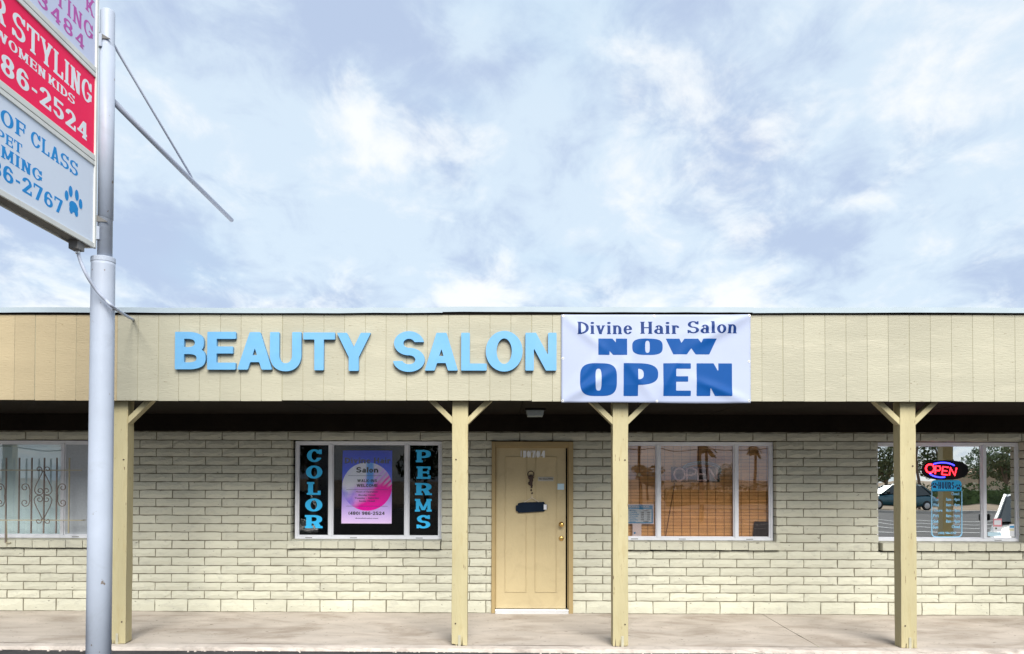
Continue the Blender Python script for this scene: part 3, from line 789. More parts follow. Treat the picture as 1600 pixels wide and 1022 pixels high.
# ================================================================== BEAUTY SALON letters, each one on the fascia
LET = [('B', 273, 321, 518.5, 577, 'of BEAUTY, first of the row'), ('E', 323.5, 368, 518.5, 577.5, 'of BEAUTY, between B and A'), ('A', 370.5, 425, 519, 577.5, 'of BEAUTY, between E and U'),
       ('U', 421.5, 470.5, 519, 580, 'of BEAUTY, between A and T'), ('T', 473.5, 523, 519.5, 578.5, 'of BEAUTY, between U and Y'), ('Y', 526, 579, 520, 579.5, 'that ends BEAUTY'),
       ('S', 614, 663.5, 517.5, 581, 'that begins SALON'), ('A', 663.5, 715.5, 520, 579, 'of SALON, between S and L'), ('L', 720.5, 760.5, 520, 579, 'of SALON, between A and O'),
       ('O', 759, 816.5, 517, 580.5, 'of SALON, between L and N'), ('N', 821, 869.5, 520, 579, 'that ends SALON, next to the banner')]
for ch, pl, pr, pt, pb, where in LET:
    Y = FY-.046
    o = wall_text('sign_letter', ch, SANS, pl, pr, pt, pb, Y, M['letter'], depth=.042, res=46)
    o.name = 'sign_letter'
    tag(o, 'sky blue block letter '+ch+' '+where, 'letter', 'blue letters on the fascia')

# ================================================================== NOW OPEN banner
bx0, bx1 = atY(877, 560, FY-.02).x, atY(1173, 560, FY-.02).x
bz0, bz1 = atY(1025, 629.5, FY-.02).z, atY(1025, 491.5, FY-.02).z
BY = FY-.012
def cloth(x, z):
    u, v = (x-bx0)/(bx1-bx0), (z-bz0)/(bz1-bz0)
    e = min(1, 6*min(u, 1-u))*min(1, 5*min(v, 1-v)) if 0 < u < 1 and 0 < v < 1 else 0
    b = .014*e*(.5+.5*sin(3.1*u+2.2*v))
    for (cu, cv, ang, amp, wdt) in ((0, 0, .55, .012, .055), (0, 0, .9, .008, .05), (1, 1, .5, .013, .06), (1, 1, .28, .008, .04), (1, 0, 2.75, .009, .05), (.5, 0, 1.1, .007, .05), (.5, 0, 2.2, .006, .05), (.5, 1, 4.2, .005, .06), (0, 1, 5.6, .007, .05)):
        dx_, dz__ = (u-cu)*2.15, v-cv
        L_ = sqrt(dx_*dx_+dz__*dz__); cr = abs(-dx_*sin(ang)+dz__*cos(ang)); al = dx_*cos(ang)+dz__*sin(ang)
        if cu == 1 and cv == 1: al = -al
        if al > 0: b += 1.9*amp*math.exp(-(cr/wdt)**2)*math.exp(-((al-.35)/.30)**2)
    return BY-.004-b
bn = empty('salon_banner', ((bx0+bx1)/2, BY, bz0)); tag(bn, 'white vinyl banner reading Divine Hair Salon NOW OPEN in blue, on the fascia', 'banner')
def badd(o):
    o.parent = bn; o.matrix_parent_inverse = Matrix.Translation((-bn.location[0], -bn.location[1], -bn.location[2])); return o
mb = MB(); nx, nz = 90, 42
for j in range(nz+1):
    for i in range(nx+1):
        x = bx0+(bx1-bx0)*i/nx; z = bz0+(bz1-bz0)*j/nz; mb.v.append((x, cloth(x, z), z+.004*sin(i/nx*pi*2)*(j == 0)))
for j in range(nz):
    for i in range(nx):
        a = j*(nx+1)+i; mb.f.append((a, a+1, a+nx+2, a+nx+1))
sh = badd(mb.build('sheet', M['vinyl_white'], smooth=True, fix=False)); s_ = sh.modifiers.new('t', 'SOLIDIFY'); s_.thickness = .0015; s_.offset = -1
def btext(txt, st, pl, pr, pt, pb, m_, gap=.1, res=40):
    a = atY(pl, pb, BY); b = atY(pr, pb, BY); t = atY((pl+pr)/2, pt, BY); c = atY((pl+pr)/2, pb, BY)
    p, e = text_polys(txt, st, b.x-a.x, t.z-c.z, res, gap)
    badd(text_mesh('lettering', p, e, lambda x, y, d_: (a.x+x, cloth(a.x+x, c.z+y)-.0016, c.z+y), 0, mat_=M[m_]))
btext('Divine', ROM, 902, 987.5, 503, 522.5, 'banner_navy', .13)
btext('Hair', ROM, 1000, 1061, 503, 522, 'banner_navy', .13)
btext('Salon', ROM, 1074, 1151, 502, 521, 'banner_navy', .13)
for ch, pl, pr in (('N', 934.5, 979.5), ('O', 987.5, 1035), ): btext(ch, dict(WIDE, a=.50, b=.13), pl, pr, 529.5, 555, 'banner_blue', res=44)
btext('W', dict(a=.62, b=.15, w=1.6), 1040, 1119.5, 529.5, 554, 'banner_blue', res=44)
for ch, pl, pr in (('O', 906, 963.5), ('P', 974, 1028), ('E', 1036, 1079), ('N', 1088, 1143.5)): btext(ch, dict(a=.41, b=.165, w=.98, n=3.4), pl, pr, 568, 619, 'banner_blue', res=50)
for px, py in ((880, 494), (1022, 494), (1170, 493.5), (879.5, 560), (1170, 565), (879, 626.5), (1026, 627), (1170, 626.5)):
    p = atY(px, py, BY); mb = MB(); y_ = cloth(min(max(p.x, bx0+.001), bx1-.001), min(max(p.z, bz0+.001), bz1-.001))
    mb.lathe([(.012, 0), (.012, -.003), (.006, -.003)], (p.x, y_-.0006, p.z), 'y', 14); badd(mb.build('grommet', M['alu']))
    mb = MB().lathe([(.006, -.002), (.005, -.006)], (p.x, y_-.0015, p.z), 'y', 10); badd(mb.build('screw', M['rust']))

# ================================================================== roadside sign on its pole
PX, PYY = -3.085, -3.77
sp = empty('pole_sign', (PX, PYY, LOT_Z)); tag(sp, 'tall grey steel pole with white, red and pale sign panels on one side', 'sign')
def sadd(o): o.parent = sp; o.matrix_parent_inverse = Matrix.Translation((-PX, -PYY, -LOT_Z)); return o
ZJ = 3.325
mb = MB().lathe([(.0905, LOT_Z-.1), (.0895, 1.2), (.0865, ZJ-.05), (.0865, ZJ-.03)], (PX, PYY, 0), 'z', 40); sadd(mb.build('lower_pole', M['pole'], smooth=True))
mb = MB().lathe([(.0868, ZJ-.03), (.0895, ZJ-.026), (.0895, ZJ+.006), (.0868, ZJ+.010), (.050, ZJ+.012)], (PX, PYY, 0), 'z', 40); sadd(mb.build('pole_collar', M['pole'], smooth=False))
UX = PX+.012
mb = MB().lathe([(.0545, ZJ), (.0540, 5.25), (.048, 5.262), (.02, 5.266)], (UX, PYY, 0), 'z', 32); sadd(mb.build('upper_pole', M['pole'], smooth=True))
FXX = -3.107; CT = .130; YE = -3.838; YN = -6.35; ZB, ZT = 3.389, 6.05
# cabinet shell
mb = MB(); mb.box(FXX-CT+.012, YN+.01, ZB+.012, FXX-.012, YE-.01, ZT-.012); sadd(mb.build('cabinet', M['cabinet'], bevel=.003))
mb = MB(); mb.box(FXX-CT+.03, YN+.03, ZB+.001, FXX-.028, YE-.03, ZB+.0115); sadd(mb.build('cabinet_underside', M['cab_dark']))
# retainer frames around each face
def rail(z0, z1, x1=FXX, m_='cabinet'):
    sadd(MB().box(x1-.016, YN, z0, x1, YE, z1).build('face_rail', M[m_], bevel=.002))
    sadd(MB().box(FXX-CT, YN, z0, FXX-CT+.014, YE, z1).build('face_rail', M[m_], bevel=.002))
rail(ZB-.004, ZB+.034); rail(4.014, 4.046); rail(4.052, 4.096); rail(4.690, 4.724); rail(4.730, 4.768); rail(5.40, 5.44); rail(ZT-.03, ZT)
sadd(MB().box(FXX-CT-.002, YE-.032, ZB, FXX+.003, YE, ZT).build('end_rail', M['cabinet'], bevel=.003))
sadd(MB().box(FXX-CT-.002, YN, ZB, FXX+.003, YN+.03, ZT).build('end_rail', M['cabinet'], bevel=.003))
for a, b, m_ in ((ZB+.03, 4.018, 'acry_white'), (4.09, 4.694, 'acry_red'), (4.762, 5.41, 'acry_lav'), (5.43, ZT-.02, 'acry_white')):
    o = sadd(MB().box(FXX-.0165, YN+.025, a, FXX-.010, YE-.028, b).build('face_panel', M[m_]))
    o = sadd(MB().box(FXX-CT+.007, YN+.025, a, FXX-CT+.013, YE-.028, b).build('face_panel', M[m_]))
# saddle brackets that hold the cabinet to the pole
for z0, z1 in ((3.46, 3.56), (4.95, 5.05)):
    sadd(MB().box(FXX-.012, YE-.004, z0, UX-.01, PYY-.03, z1).build('bracket', M['pole'], bevel=.002))
for z in (3.63, 5.045):
    sadd(MB().prism([(UX-.054, z+.03), (UX-.054, z-.03), (UX+.052, z-.035)], PYY-.064, PYY-.052).build('shadow_gusset', M['cab_dark']))  # triangular plates coloured dark to paint the shadow notch at each saddle
# pipe saddle sleeves with a pointed lower lip
mb = MB()
for z0, z1 in ((3.66, 5.02),):
    n = 20; zs = []
    for j in range(n+1):
        t = -pi*.72+pi*1.2*j/n; x_, y_ = UX+.0585*cos(t), PYY+.0585*sin(t); lip = .035*(1-cos(t))*.5
        mb.v += [(x_, y_, z0+lip-.03), (x_, y_, z1+lip-.05)]
    for j in range(n): mb.f.append((2*j, 2*j+2, 2*j+3, 2*j+1))
o = sadd(mb.build('pole_sleeve', M['pole'], smooth=True)); sm = o.modifiers.new('t', 'SOLIDIFY'); sm.thickness = .003
# arm reaching back over the roof, and its tie rod
XA = -3.02
a0, a1 = atX(178, 148, XA), atX(362, 344, XA)
a0 = Vector((UX, PYY+.02, 4.606)); a1 = Vector((XA, a1.y, a1.z))
sadd(MB().tube([a0, a0.lerp(a1, .5)-Vector((0, 0, .006)), a1-Vector((0, 0, 0)), a1+(a1-a0).normalized()*.012], [.0235, .0235, .0235, .012], 16).build('arm', M['pipe'], smooth=True))
tp = atX(303, 278, XA); tp = a0.lerp(a1, (tp.y-a0.y)/(a1.y-a0.y)); td = (tp-Vector((UX, PYY, 5.075))).normalized()
sadd(MB().tube([Vector((UX, PYY+.02, 5.075)), tp-td*.05+Vector((0, 0, .03)), tp+Vector((0, .02, .012))], .0105, 12).build('tie_rod', M['pipe'], smooth=True))
# lettering on the face toward the door
def sgn(txt, st, ya, yb, z0, z1, m_, gap=.1, res=34):
    p, e = text_polys(txt, st, yb-ya, z1-z0, res, gap)
    sadd(text_mesh('lettering', p, e, lambda x, y, d_: (FXX-.0092-d_, ya+x, z0+y), .001, mat_=M[m_]))
SG = dict(a=.20, b=.10, s=.075, y=.085, w=.80)
SD = dict(a=.20, b=.13, w=.66)
sgn('HAIR', SG, -5.56, -4.99, 4.455, 4.615, 'ink_white'); sgn('STYLING', SG, -4.918, -3.917, 4.45, 4.615, 'ink_white')
sgn('WOMEN', SG, -5.10, -4.534, 4.345, 4.408, 'ink_white'); sgn('KIDS', SG, -4.503, -4.156, 4.345, 4.408, 'ink_white')
sgn('986-2524', dict(SD, a=.21, s=.05), -5.19, -3.975, 4.158, 4.285, 'ink_white', .12)
sgn('OF', SG, -5.024, -4.759, 3.838, 3.938, 'ink_blue'); sgn('CLASS', SG, -4.698, -4.10, 3.838, 3.938, 'ink_blue')
sgn('PET', SG, -5.07, -4.794, 3.728, 3.795, 'ink_blue'); sgn('GROOMING', SG, -5.52, -4.565, 3.629, 3.706, 'ink_blue')
sgn('986-2767', dict(SD, s=.05), -5.243, -4.30, 3.495, 3.598, 'ink_blue', .12)
sgn('3484', dict(SD, a=.17, s=.05), -4.645, -4.033, 4.812, 4.915, 'ink_mag', .2)
sgn('TING', dict(SG, a=.17), -4.43, -3.909, 4.944, 5.066, 'ink_mag', .14)
sgn('K', dict(SG, a=.17), -4.02, -3.893, 5.133, 5.26, 'ink_mag')
pads = [(.0, -.042, .062, .040), (-.035, -.072, .026, .030), (.036, -.072, .026, .030), (-.098, .008, .026, .036), (-.045, .056, .027, .040), (.040, .058, .027, .040), (.094, .012, .026, .036)]
mb = MB()
for q, (u, v, a, b) in enumerate(pads):
    n = len(mb.v)
    for j in range(20):
        t = 2*pi*j/20; mb.v.append((FXX-.0092+.0002*q, -4.152+u+a*cos(t), 3.645+v+b*sin(t)))
    mb.f.append(tuple(range(n, n+20)))
sadd(mb.build('paw_print', M['ink_blue']))
# conduit box and cable to the fascia
jx, jy, jz = FXX-.055, -4.02, ZB
sadd(MB().box(jx-.035, jy-.05, jz-.065, jx+.035, jy+.05, jz+.004).build('junction_box', M['cab_dark'], bevel=.004))
sadd(MB().lathe([(.018, -.085), (.018, -.064)], (jx, jy+.02, jz), 'z', 12).build('conduit_nut', M['alu']))
e = atY(208, 499.5, FY-.002)
ctl = [Vector((jx, jy+.02, jz-.07))]+[atY(*q) for q in ((133, 425, -4.0), (149, 451, -3.93), (164, 468, -3.885), (179, 481.5, -3.78), (194, 491.5, -2.9))]+[Vector((e.x, FY+.004, e.z))]
pts = []
cc = [ctl[0]+Vector((0, 0, .15))]+ctl+[ctl[-1]+Vector((0, .3, 0))]
for i in range(1, len(cc)-2):
    for j in range(6):
        t = j/6; p0_, p1_, p2_, p3_ = cc[i-1:i+3]
        pts.append(.5*((2*p1_)+(p2_-p0_)*t+(2*p0_-5*p1_+4*p2_-p3_)*t*t+(3*p1_-p0_-3*p2_+p3_)*t**3))
pts.append(cc[-2])
sadd(MB().tube(pts, .0125, 10).build('power_conduit', M['pipe'], smooth=True))

# ================================================================== iron grille in front of the left window
GRY = -.075
gr = empty('window_grille', (atY(68, 770, GRY).x, GRY, .80)); tag(gr, 'wrought iron scroll grille in front of the white blind window', 'window grille')
def gadd(o): o.parent = gr; o.matrix_parent_inverse = Matrix.Translation(-gr.location); return o
def gp(zx, zy): p = atY(zx/5.379, 680+zy/5.379, GRY); return p           # measured on an enlargement of the photograph
for zx, a, b in ((-370, 190, 830), (-265, 190, 830), (-160, 190, 830), (-58, 190, 830), (50, 190, 905), (160, 190, 825), (265, 190, 825), (370, 190, 825), (475, 190, 825), (580, 190, 825)):
    p0, p1 = gp(zx+4, a), gp(zx-4, b); gadd(MB().bar(p0, p1, .014, .014, (0, 1, 0)).build('bar', M['iron'] if zx < 560 else M['iron_pale']))
for zy in (295, 715):
    p0, p1 = gp(-420, zy-2), gp(690, zy); y0 = Vector((0, -.008, 0)); gadd(MB().bar(p0+y0, p1+y0, .008, .013, (0, 0, 1)).build('rail', M['iron_pale']))
for zx in (52, 690):                                                    # standoffs into the wall
    p = gp(zx, 715); gadd(MB().bar(p, Vector((p.x, -.002 if zx > 500 else -.052, p.z if zx > 500 else .80)), .012, .012).build('standoff', M['iron_pale']))
p = gp(52, 905); gadd(MB().box(p.x-.01, GRY-.004, p.z-.004, p.x+.05, -.05, p.z+.006).build('foot', M['iron_pale']))
def spiral(cx, cy, r0, turns, a0_, s_=1):
    return [(cx+r0*(1-.72*i/26)*cos(a0_+s_*turns*2*pi*i/26), cy+r0*(1-.72*i/26)*sin(a0_+s_*turns*2*pi*i/26)) for i in range(27)]
def scroll(pts2, nm='scroll'):
    gadd(MB().tube([gp(x, y)+Vector((0, -.012, 0)) for x, y in pts2], .0052, 6).build(nm, M['iron'], smooth=True))
for s_ in (-1, 1):
    for top in (0, 1):
        q = (lambda x, y: (368+s_*(x-368), y)) if top == 0 else (lambda x, y: (366+s_*(x-366), 1008-y))
        heart = [q(370, 300), q(395, 352), q(420, 400), q(437, 440), q(441, 468), q(430, 490), q(410, 502)]+[q(x, y) for x, y in spiral(396, 470, 32, 1.15, 1.2, 1)]
        scroll(heart)
        scroll([q(372, 300), q(384, 302)]+[q(x, y) for x, y in spiral(404, 288, 26, 1.1, 2.6, 1 if True else -1)])
for cx in (214, 4, 530):
    m_ = 1 if cx != 530 else -1
    scroll([(cx+m_*42, 500), (cx+m_*42, 455)]+spiral(cx, 440, 36 if m_ > 0 else 36, 1.2, 0 if m_ > 0 else pi, -m_))
    scroll([(cx+m_*38, 500), (cx+m_*42, 555)]+spiral(cx, 567, 36, 1.2, 0 if m_ > 0 else pi, m_))

# ================================================================== things behind the panes
wb = empty('white_blind', (-5.95, .24, 2.05)); tag(wb, 'white slatted blind lowered behind the grilled window', 'window blind')
MB().box(-.95, -.02, -.02, .95, .03, .03).build('headrail', M['white_slat'], wb)
sm_ = MB().box(-.94, -.021, -.0015, .94, .021, .0015).mesh('slat'); sm_.materials.append(M['white_slat'])
for i in range(32):
    o = obj('slat', sm_, None, wb, (0, 0, -.045-i*.0355)); o.rotation_euler = (radians(80), 0, 0)
sb = empty('wooden_shade', (2.39, .20, 2.06)); tag(sb, 'brown woven wood shade lowered behind the window with the unlit neon sign', 'window shade')
MB().box(-.93, -.02, -.01, .93, .03, .04).build('headrail', M['wood_slat'], sb)
for i in range(30):
    hgt = .041; o = MB().box(-.92, -.004, -hgt/2+.0015, .92, .002, hgt/2-.0015).build('slat', M['wood_slat'], sb); o.location = (0, random.uniform(-.003, .003), -.03-i*.041)
for i in range(18): MB().box(-.90+i*.105, -.012, -1.24, -.8968+i*.105, -.0085, .0).build('stitching', M['cord'], sb)
p0, p1 = atY(940+530/4.647, 660+450/4.647, .18)-sb.location, atY(940+465/4.647, 660+830/4.647, .18)-sb.location
MB().tube([p0+Vector((.005, 0, .3)), p0, p1], .004, 6).build('pull_cord', M['cord'], sb)

# COLOR / PERMS lettering on the outside of the dark window
YV = GY-.0025
def column(word, cx, w, tops, side):
    o = empty('window_lettering', atY(cx, tops[-1][1], YV)); tag(o, 'column of cyan slab letters spelling '+word+' on the '+side+' pane of the dark window', 'lettering', 'cyan lettering on the dark window')
    for ch, (t, b, l, r_) in zip(word, tops):
        q = wall_text('letter', ch, SLABH, l, r_, t, b, YV, M['vinyl_blue'], depth=.001, res=40); q.parent = o; q.matrix_parent_inverse = Matrix.Translation(-o.location)
def Z8(t, b, l, r_): return (660+t/4.647, 660+b/4.647, 430+l/4.647, 430+r_/4.647)
column('COLOR', 490, 25, [Z8(195, 288, 230, 338), Z8(313, 408, 223, 342), Z8(433, 526, 230, 330), Z8(552, 647, 217, 342), Z8(673, 768, 215, 340)], 'left')
column('PERMS', 660, 24, [Z8(200, 290, 1020, 1130), Z8(320, 410, 1026, 1128), Z8(440, 528, 1015, 1134), Z8(556, 648, 1014, 1136), Z8(673, 770, 1026, 1126)], 'right')

# poster taped inside the dark window
def poster_mat():
    m = mat('salon poster print', (.5, .4, .8), .6, spec=.1); nt = m.node_tree; N = nt.nodes; L = nt.links; b = N['Principled BSDF']
    tc_ = N.new('ShaderNodeTexCoord'); sp_ = N.new('ShaderNodeSeparateXYZ'); L.new(tc_.outputs['Object'], sp_.inputs[0])
    def ma(op, a, c, d_=None):
        n = N.new('ShaderNodeMath'); n.operation = op
        for i, v in enumerate((a, c, d_)):
            if v is None: continue
            if isinstance(v, (int, float)): n.inputs[i].default_value = v
            else: L.new(v, n.inputs[i])
        return n.outputs[0]
    def mr(v, a, c):
        n = N.new('ShaderNodeMapRange'); n.interpolation_type = 'SMOOTHSTEP'; L.new(v, n.inputs[0]); n.inputs[1].default_value = a; n.inputs[2].default_value = c; return n.outputs[0]
    def mi(f, a, c):
        n = N.new('ShaderNodeMix'); n.data_type = 'RGBA'
        for i, v in ((0, f), (6, a), (7, c)):
            if isinstance(v, (int, float)): n.inputs[i].default_value = v
            elif isinstance(v, tuple): n.inputs[i].default_value = (*v, 1)
            else: L.new(v, n.inputs[i])
        return n.outputs[2]
    x, z = sp_.outputs[0], sp_.outputs[2]                                # poster runs x -.3..+.3, z 0..0.9
    cr = N.new('ShaderNodeValToRGB'); L.new(ma('DIVIDE', z, .9), cr.inputs[0]); e = cr.color_ramp.elements
    e[0].position = 0; e[0].color = (.95, .70, 1.0, 1); e[1].position = 1; e[1].color = (.01, .04, .70, 1)
    for p_, c_ in ((.25, (.70, .50, 1.0)), (.5, (.30, .26, .95)), (.72, (.03, .10, .95))): q = e.new(p_); q.color = (*c_, 1)
    nz = N.new('ShaderNodeTexNoise'); nz.inputs['Scale'].default_value = 5; nz.inputs['Detail'].default_value = 5; L.new(tc_.outputs['Object'], nz.inputs[0])
    dx_ = ma('SUBTRACT', x, .0); dz2 = ma('SUBTRACT', z, .455)
    dist = ma('SQRT', ma('ADD', ma('MULTIPLY', dx_, dx_), ma('MULTIPLY', dz2, dz2)), None)
    inside = ma('LESS_THAN', dist, .297)
    diag = ma('ADD', ma('ADD', ma('MULTIPLY', x, 1.0), ma('MULTIPLY', dz2, -1.1)), ma('MULTIPLY', ma('SUBTRACT', nz.outputs[0], .5), .25))
    c = mi(mr(diag, -.22, .02), (.97, .93, 1.0), (.85, .45, 1.0)); c = mi(mr(diag, .02, .20), c, (1.0, .0, .44))
    lb = mr(ma('ADD', ma('MULTIPLY', x, -1.0), ma('MULTIPLY', ma('SUBTRACT', nz.outputs[0], .5), .5)), .12, .32); lb = ma('MULTIPLY', lb, mr(ma('MULTIPLY', dz2, -1.0), -.06, .12))
    c = mi(lb, c, (.20, .16, .85))
    # pale diagonal strands, upper right
    wv = N.new('ShaderNodeTexWave'); wv.inputs['Scale'].default_value = 6.5; wv.inputs['Distortion'].default_value = 1.2
    mp = N.new('ShaderNodeMapping'); mp.inputs['Rotation'].default_value = (0, radians(-42), 0); L.new(tc_.outputs['Object'], mp.inputs[0]); L.new(mp.outputs[0], wv.inputs[0])
    msk = ma('MULTIPLY', mr(x, .02, .08), mr(ma('ADD', dz2, ma('MULTIPLY', x, .35)), .06, .14))
    c = mi(ma('MULTIPLY', msk, ma('MULTIPLY', wv.outputs[0], .8)), c, (.80, .72, .93))
    bl = ma('MULTIPLY', mr(ma('ABSOLUTE', ma('SUBTRACT', x, .035), None), .06, .025), mr(dz2, -.05, .05)); c = mi(ma('MULTIPLY', bl, .9), c, (.05, .38, .95))
    L.new(mi(inside, cr.outputs[0], c), b.inputs['Base Color'])
    return m
def ZP(zx, zy, Y): return atY(525+zx/7.3, 690+zy/7.3, Y)
YP = GY+.016
pc = ZP(352, 935, YP); po = empty('salon_poster', pc); tag(po, 'blue and pink salon poster with phone number in the dark window', 'poster')
def padd(o): o.parent = po; o.matrix_parent_inverse = Matrix.Translation(-po.location); return o
q0, q1, q2, q3 = ZP(60, 938, YP)-pc, ZP(634, 938, YP)-pc, ZP(640, 102, YP)-pc, ZP(78, 102, YP)-pc
sc_ = .6/(q1.x-q0.x); sz_ = .9/q2.z
me = MB().quadbox([(q0.x*sc_, 0, 0), (q1.x*sc_, 0, 0), (q1.x*sc_, .0012/sc_, 0), (q0.x*sc_, .0012/sc_, 0), (q3.x*sc_, 0, .9), (q2.x*sc_, 0, .9), (q2.x*sc_, .0012/sc_, .9), (q3.x*sc_, .0012/sc_, .9)]).mesh('sheet')
o = obj('sheet', me, poster_mat(), po); o.scale = (1/sc_, 1, 1/sz_)
def ptext(txt, st, l, r_, t, b, m_='ink_black', res=30, gap=.1):
    a, c_, d_ = ZP(l, b, YP), ZP(r_, b, YP), ZP(l, t, YP)
    p, e = text_polys(txt, st, c_.x-a.x, d_.z-a.z, res, gap); padd(text_mesh('lettering', p, e, flat((a.x, YP-.0012, a.z)), .0005, mat_=M[m_]))
M['poster_navy'] = mat('poster navy ink', (.008, .008, .10), .5)
ptext('Divine', SANSB, 100, 395, 182, 248, 'poster_navy'); ptext('Hair', SANSB, 432, 622, 182, 248, 'poster_navy')
ptext('Salon', SANSB, 230, 482, 290, 354); ptext('WALK-INS', dict(SANSB, a=.22), 243, 468, 430, 462); ptext('WELCOME', dict(SANSB, a=.22), 236, 474, 484, 518)
ptext('(480) 986-2524', SANSB, 142, 554, 798, 836)
for l, r_, t, b in ((140, 520, 388, 390), (118, 590, 548, 550), (118, 590, 736, 738)):
    a, c_ = ZP(l, b, YP), ZP(r_, t, YP); padd(MB().box(a.x, YP-.0010, a.z, c_.x, YP-.0004, c_.z).build('rule', M['poster_navy']))
def small_text(name, txt, height, o3, mat_, parent_add, xscale=1.0, align='LEFT', width=None):
    cu = bpy.data.curves.new('t', 'FONT'); cu.body = txt; cu.size = 1; cu.resolution_u = 2; cu.offset = .022
    tmp = bpy.data.objects.new('t', cu); COL.objects.link(tmp); dg = bpy.context.evaluated_depsgraph_get(); me = bpy.data.meshes.new_from_object(tmp.evaluated_get(dg)); bpy.data.objects.remove(tmp)
    vs_ = [v.co.copy() for v in me.vertices]
    if not vs_: return
    x0_, x1_ = min(v.x for v in vs_), max(v.x for v in vs_)
    sx = width/(x1_-x0_) if width else height*xscale
    off = {'LEFT': 0, 'CENTER': -.5*(x1_-x0_)*sx, 'RIGHT': -(x1_-x0_)*sx}[align]
    for v in me.vertices: v.co = Vector(o3)+Vector(((v.co.x-x0_)*sx+off, 0, v.co.y*height))
    me.materials.clear(); return parent_add(obj(name, me, mat_))
for txt, cx, y_, w in (('Hours of Operation:', 352, 580, 250), ('Monday Closed', 352, 618, 190), ('Tuesday - Saturday', 352, 652, 280), ('Sunday Closed', 352, 686, 180), ('divinehairsalon.com', 350, 880, 260)):
    a, c_ = ZP(cx-w/2, y_, YP), ZP(cx+w/2, y_, YP); small_text('lettering', txt, .026 if y_ < 800 else .02, (a.x, YP-.0013, a.z), M['poster_navy'], padd, width=c_.x-a.x)

# ================================================================== things on the door
YD = .032
hn = empty('house_number', atY(832, 715, YD)); tag(hn, 'white metal house number 10704 at the top of the tan door', 'house number')
for i, ch in enumerate('10704'):
    l = 816+i*7.3; q = wall_text('digit', ch, NARROW, l+(1.3 if ch == '1' else 0), l+5.2, 704.3, 715, YD-.012, M['white'], depth=.008, res=30)
    q.parent = hn; q.matrix_parent_inverse = Matrix.Translation(-hn.location)
for i in range(6):
    a = atY(814.3+i*7.3, 715, YD); b = atY(814.3+i*7.3, 704.3, YD); q = MB().box(a.x-.0045, YD-.006, a.z, a.x+.0045, YD-.0005, b.z).build('divider', M['white']); q.parent = hn; q.matrix_parent_inverse = Matrix.Translation(-hn.location)
kc = empty('ring_hook', atY(829, 741, YD)); tag(kc, 'rusty iron ring and chain hook on the door, holding the plaque', 'hook')
def kadd(o): o.parent = kc; o.matrix_parent_inverse = Matrix.Translation(-kc.location); return o
c = atY(829.3, 741, YD); kadd(MB().tube([(c.x+.037*cos(t), YD-.012, c.z+.037*sin(t)) for t in [2*pi*i/24 for i in range(24)]], .005, 8, closed=True).build('ring', M['rust'], smooth=True))
for px, py, w, h in ((829.5, 746, 9, 5), (830, 751, 6, 7), (828.5, 755.5, 7, 4), (830.5, 759, 4, 6), (830, 766, 3, 2.4), (831.3, 770.7, 3, 2.2)):
    a = atY(px, py, YD); kadd(MB().lathe([(w/128*.3, -.014), (w/128*.5, -.010), (w/128*.5, -.004), (w/128*.3, -.001)], (a.x, YD, a.z), 'y', 10).build('chain_link', M['rust'], smooth=True)); kadd(MB().box(a.x-w/128*.35, YD-.011, a.z-h/128*.6, a.x+w/128*.35, YD-.002, a.z+h/128*.6).build('chain_bar', M['rust'], bevel=.003))
pq = empty('door_plaque', atY(831, 801.5, YD)); tag(pq, 'dark slate plaque with notched corners hanging by a rope on the door', 'plaque')
def qadd(o): o.parent = pq; o.matrix_parent_inverse = Matrix.Translation(-pq.location); return o
def zd(zx, zy, Y=YD): return atY(800+zx/6.01, 690+zy/6.01, Y)
pl = [zd(*q) for q in ((36, 600), (50, 596), (58, 578), (100, 570), (300, 566), (308, 582), (330, 592), (330, 636), (312, 642), (300, 656), (60, 670), (52, 655), (36, 650))]
qadd(MB().prism([(p.x, p.z) for p in pl][::-1], YD-.030, YD-.014).build('board', M['slate'], bevel=.003))
a, b = zd(297, 638), zd(325, 590); qadd(MB().box(a.x, YD-.0325, a.z, b.x, YD-.031, b.z).build('paper_tag', M['paper']))
a, b, c = zd(95, 578), zd(187, 528), zd(268, 574)
qadd(MB().tube([(a.x, YD-.024, a.z-.004), (b.x, YD-.012, b.z), (c.x, YD-.024, c.z-.004)], .0045, 8).build('rope', M['rope'])); qadd(MB().tube([(b.x, YD-.012, b.z-.004), (zd(189, 512).x, YD-.010, zd(189, 508).z)], .005, 8).build('rope_knot', M['rope']))
ns = empty('door_plate', atY(853, 753, YD)); tag(ns, 'small grey plate reading NO SOLICITING on the door', 'sign')
def nadd(o): o.parent = ns; o.matrix_parent_inverse = Matrix.Translation(-ns.location); return o
a, b = zd(245, 372), zd(390, 332); nadd(MB().box(a.x, YD-.004, a.z, b.x, YD-.0005, b.z).build('plate', M['plate'], bevel=.001))
a, b = zd(254, 358), zd(384, 358); small_text('lettering', 'NO SOLICITING', .032, (a.x, YD-.0052, a.z), M['ink_black'], nadd, width=b.x-a.x)
a, b = zd(427, 452), zd(489, 395); o = MB().box(a.x, YD-.003, a.z, b.x, YD-.0005, b.z).build('square_sticker', M['card_pale'], bevel=.001); tag(o, 'pale square sticker near the edge of the tan door', 'sticker')

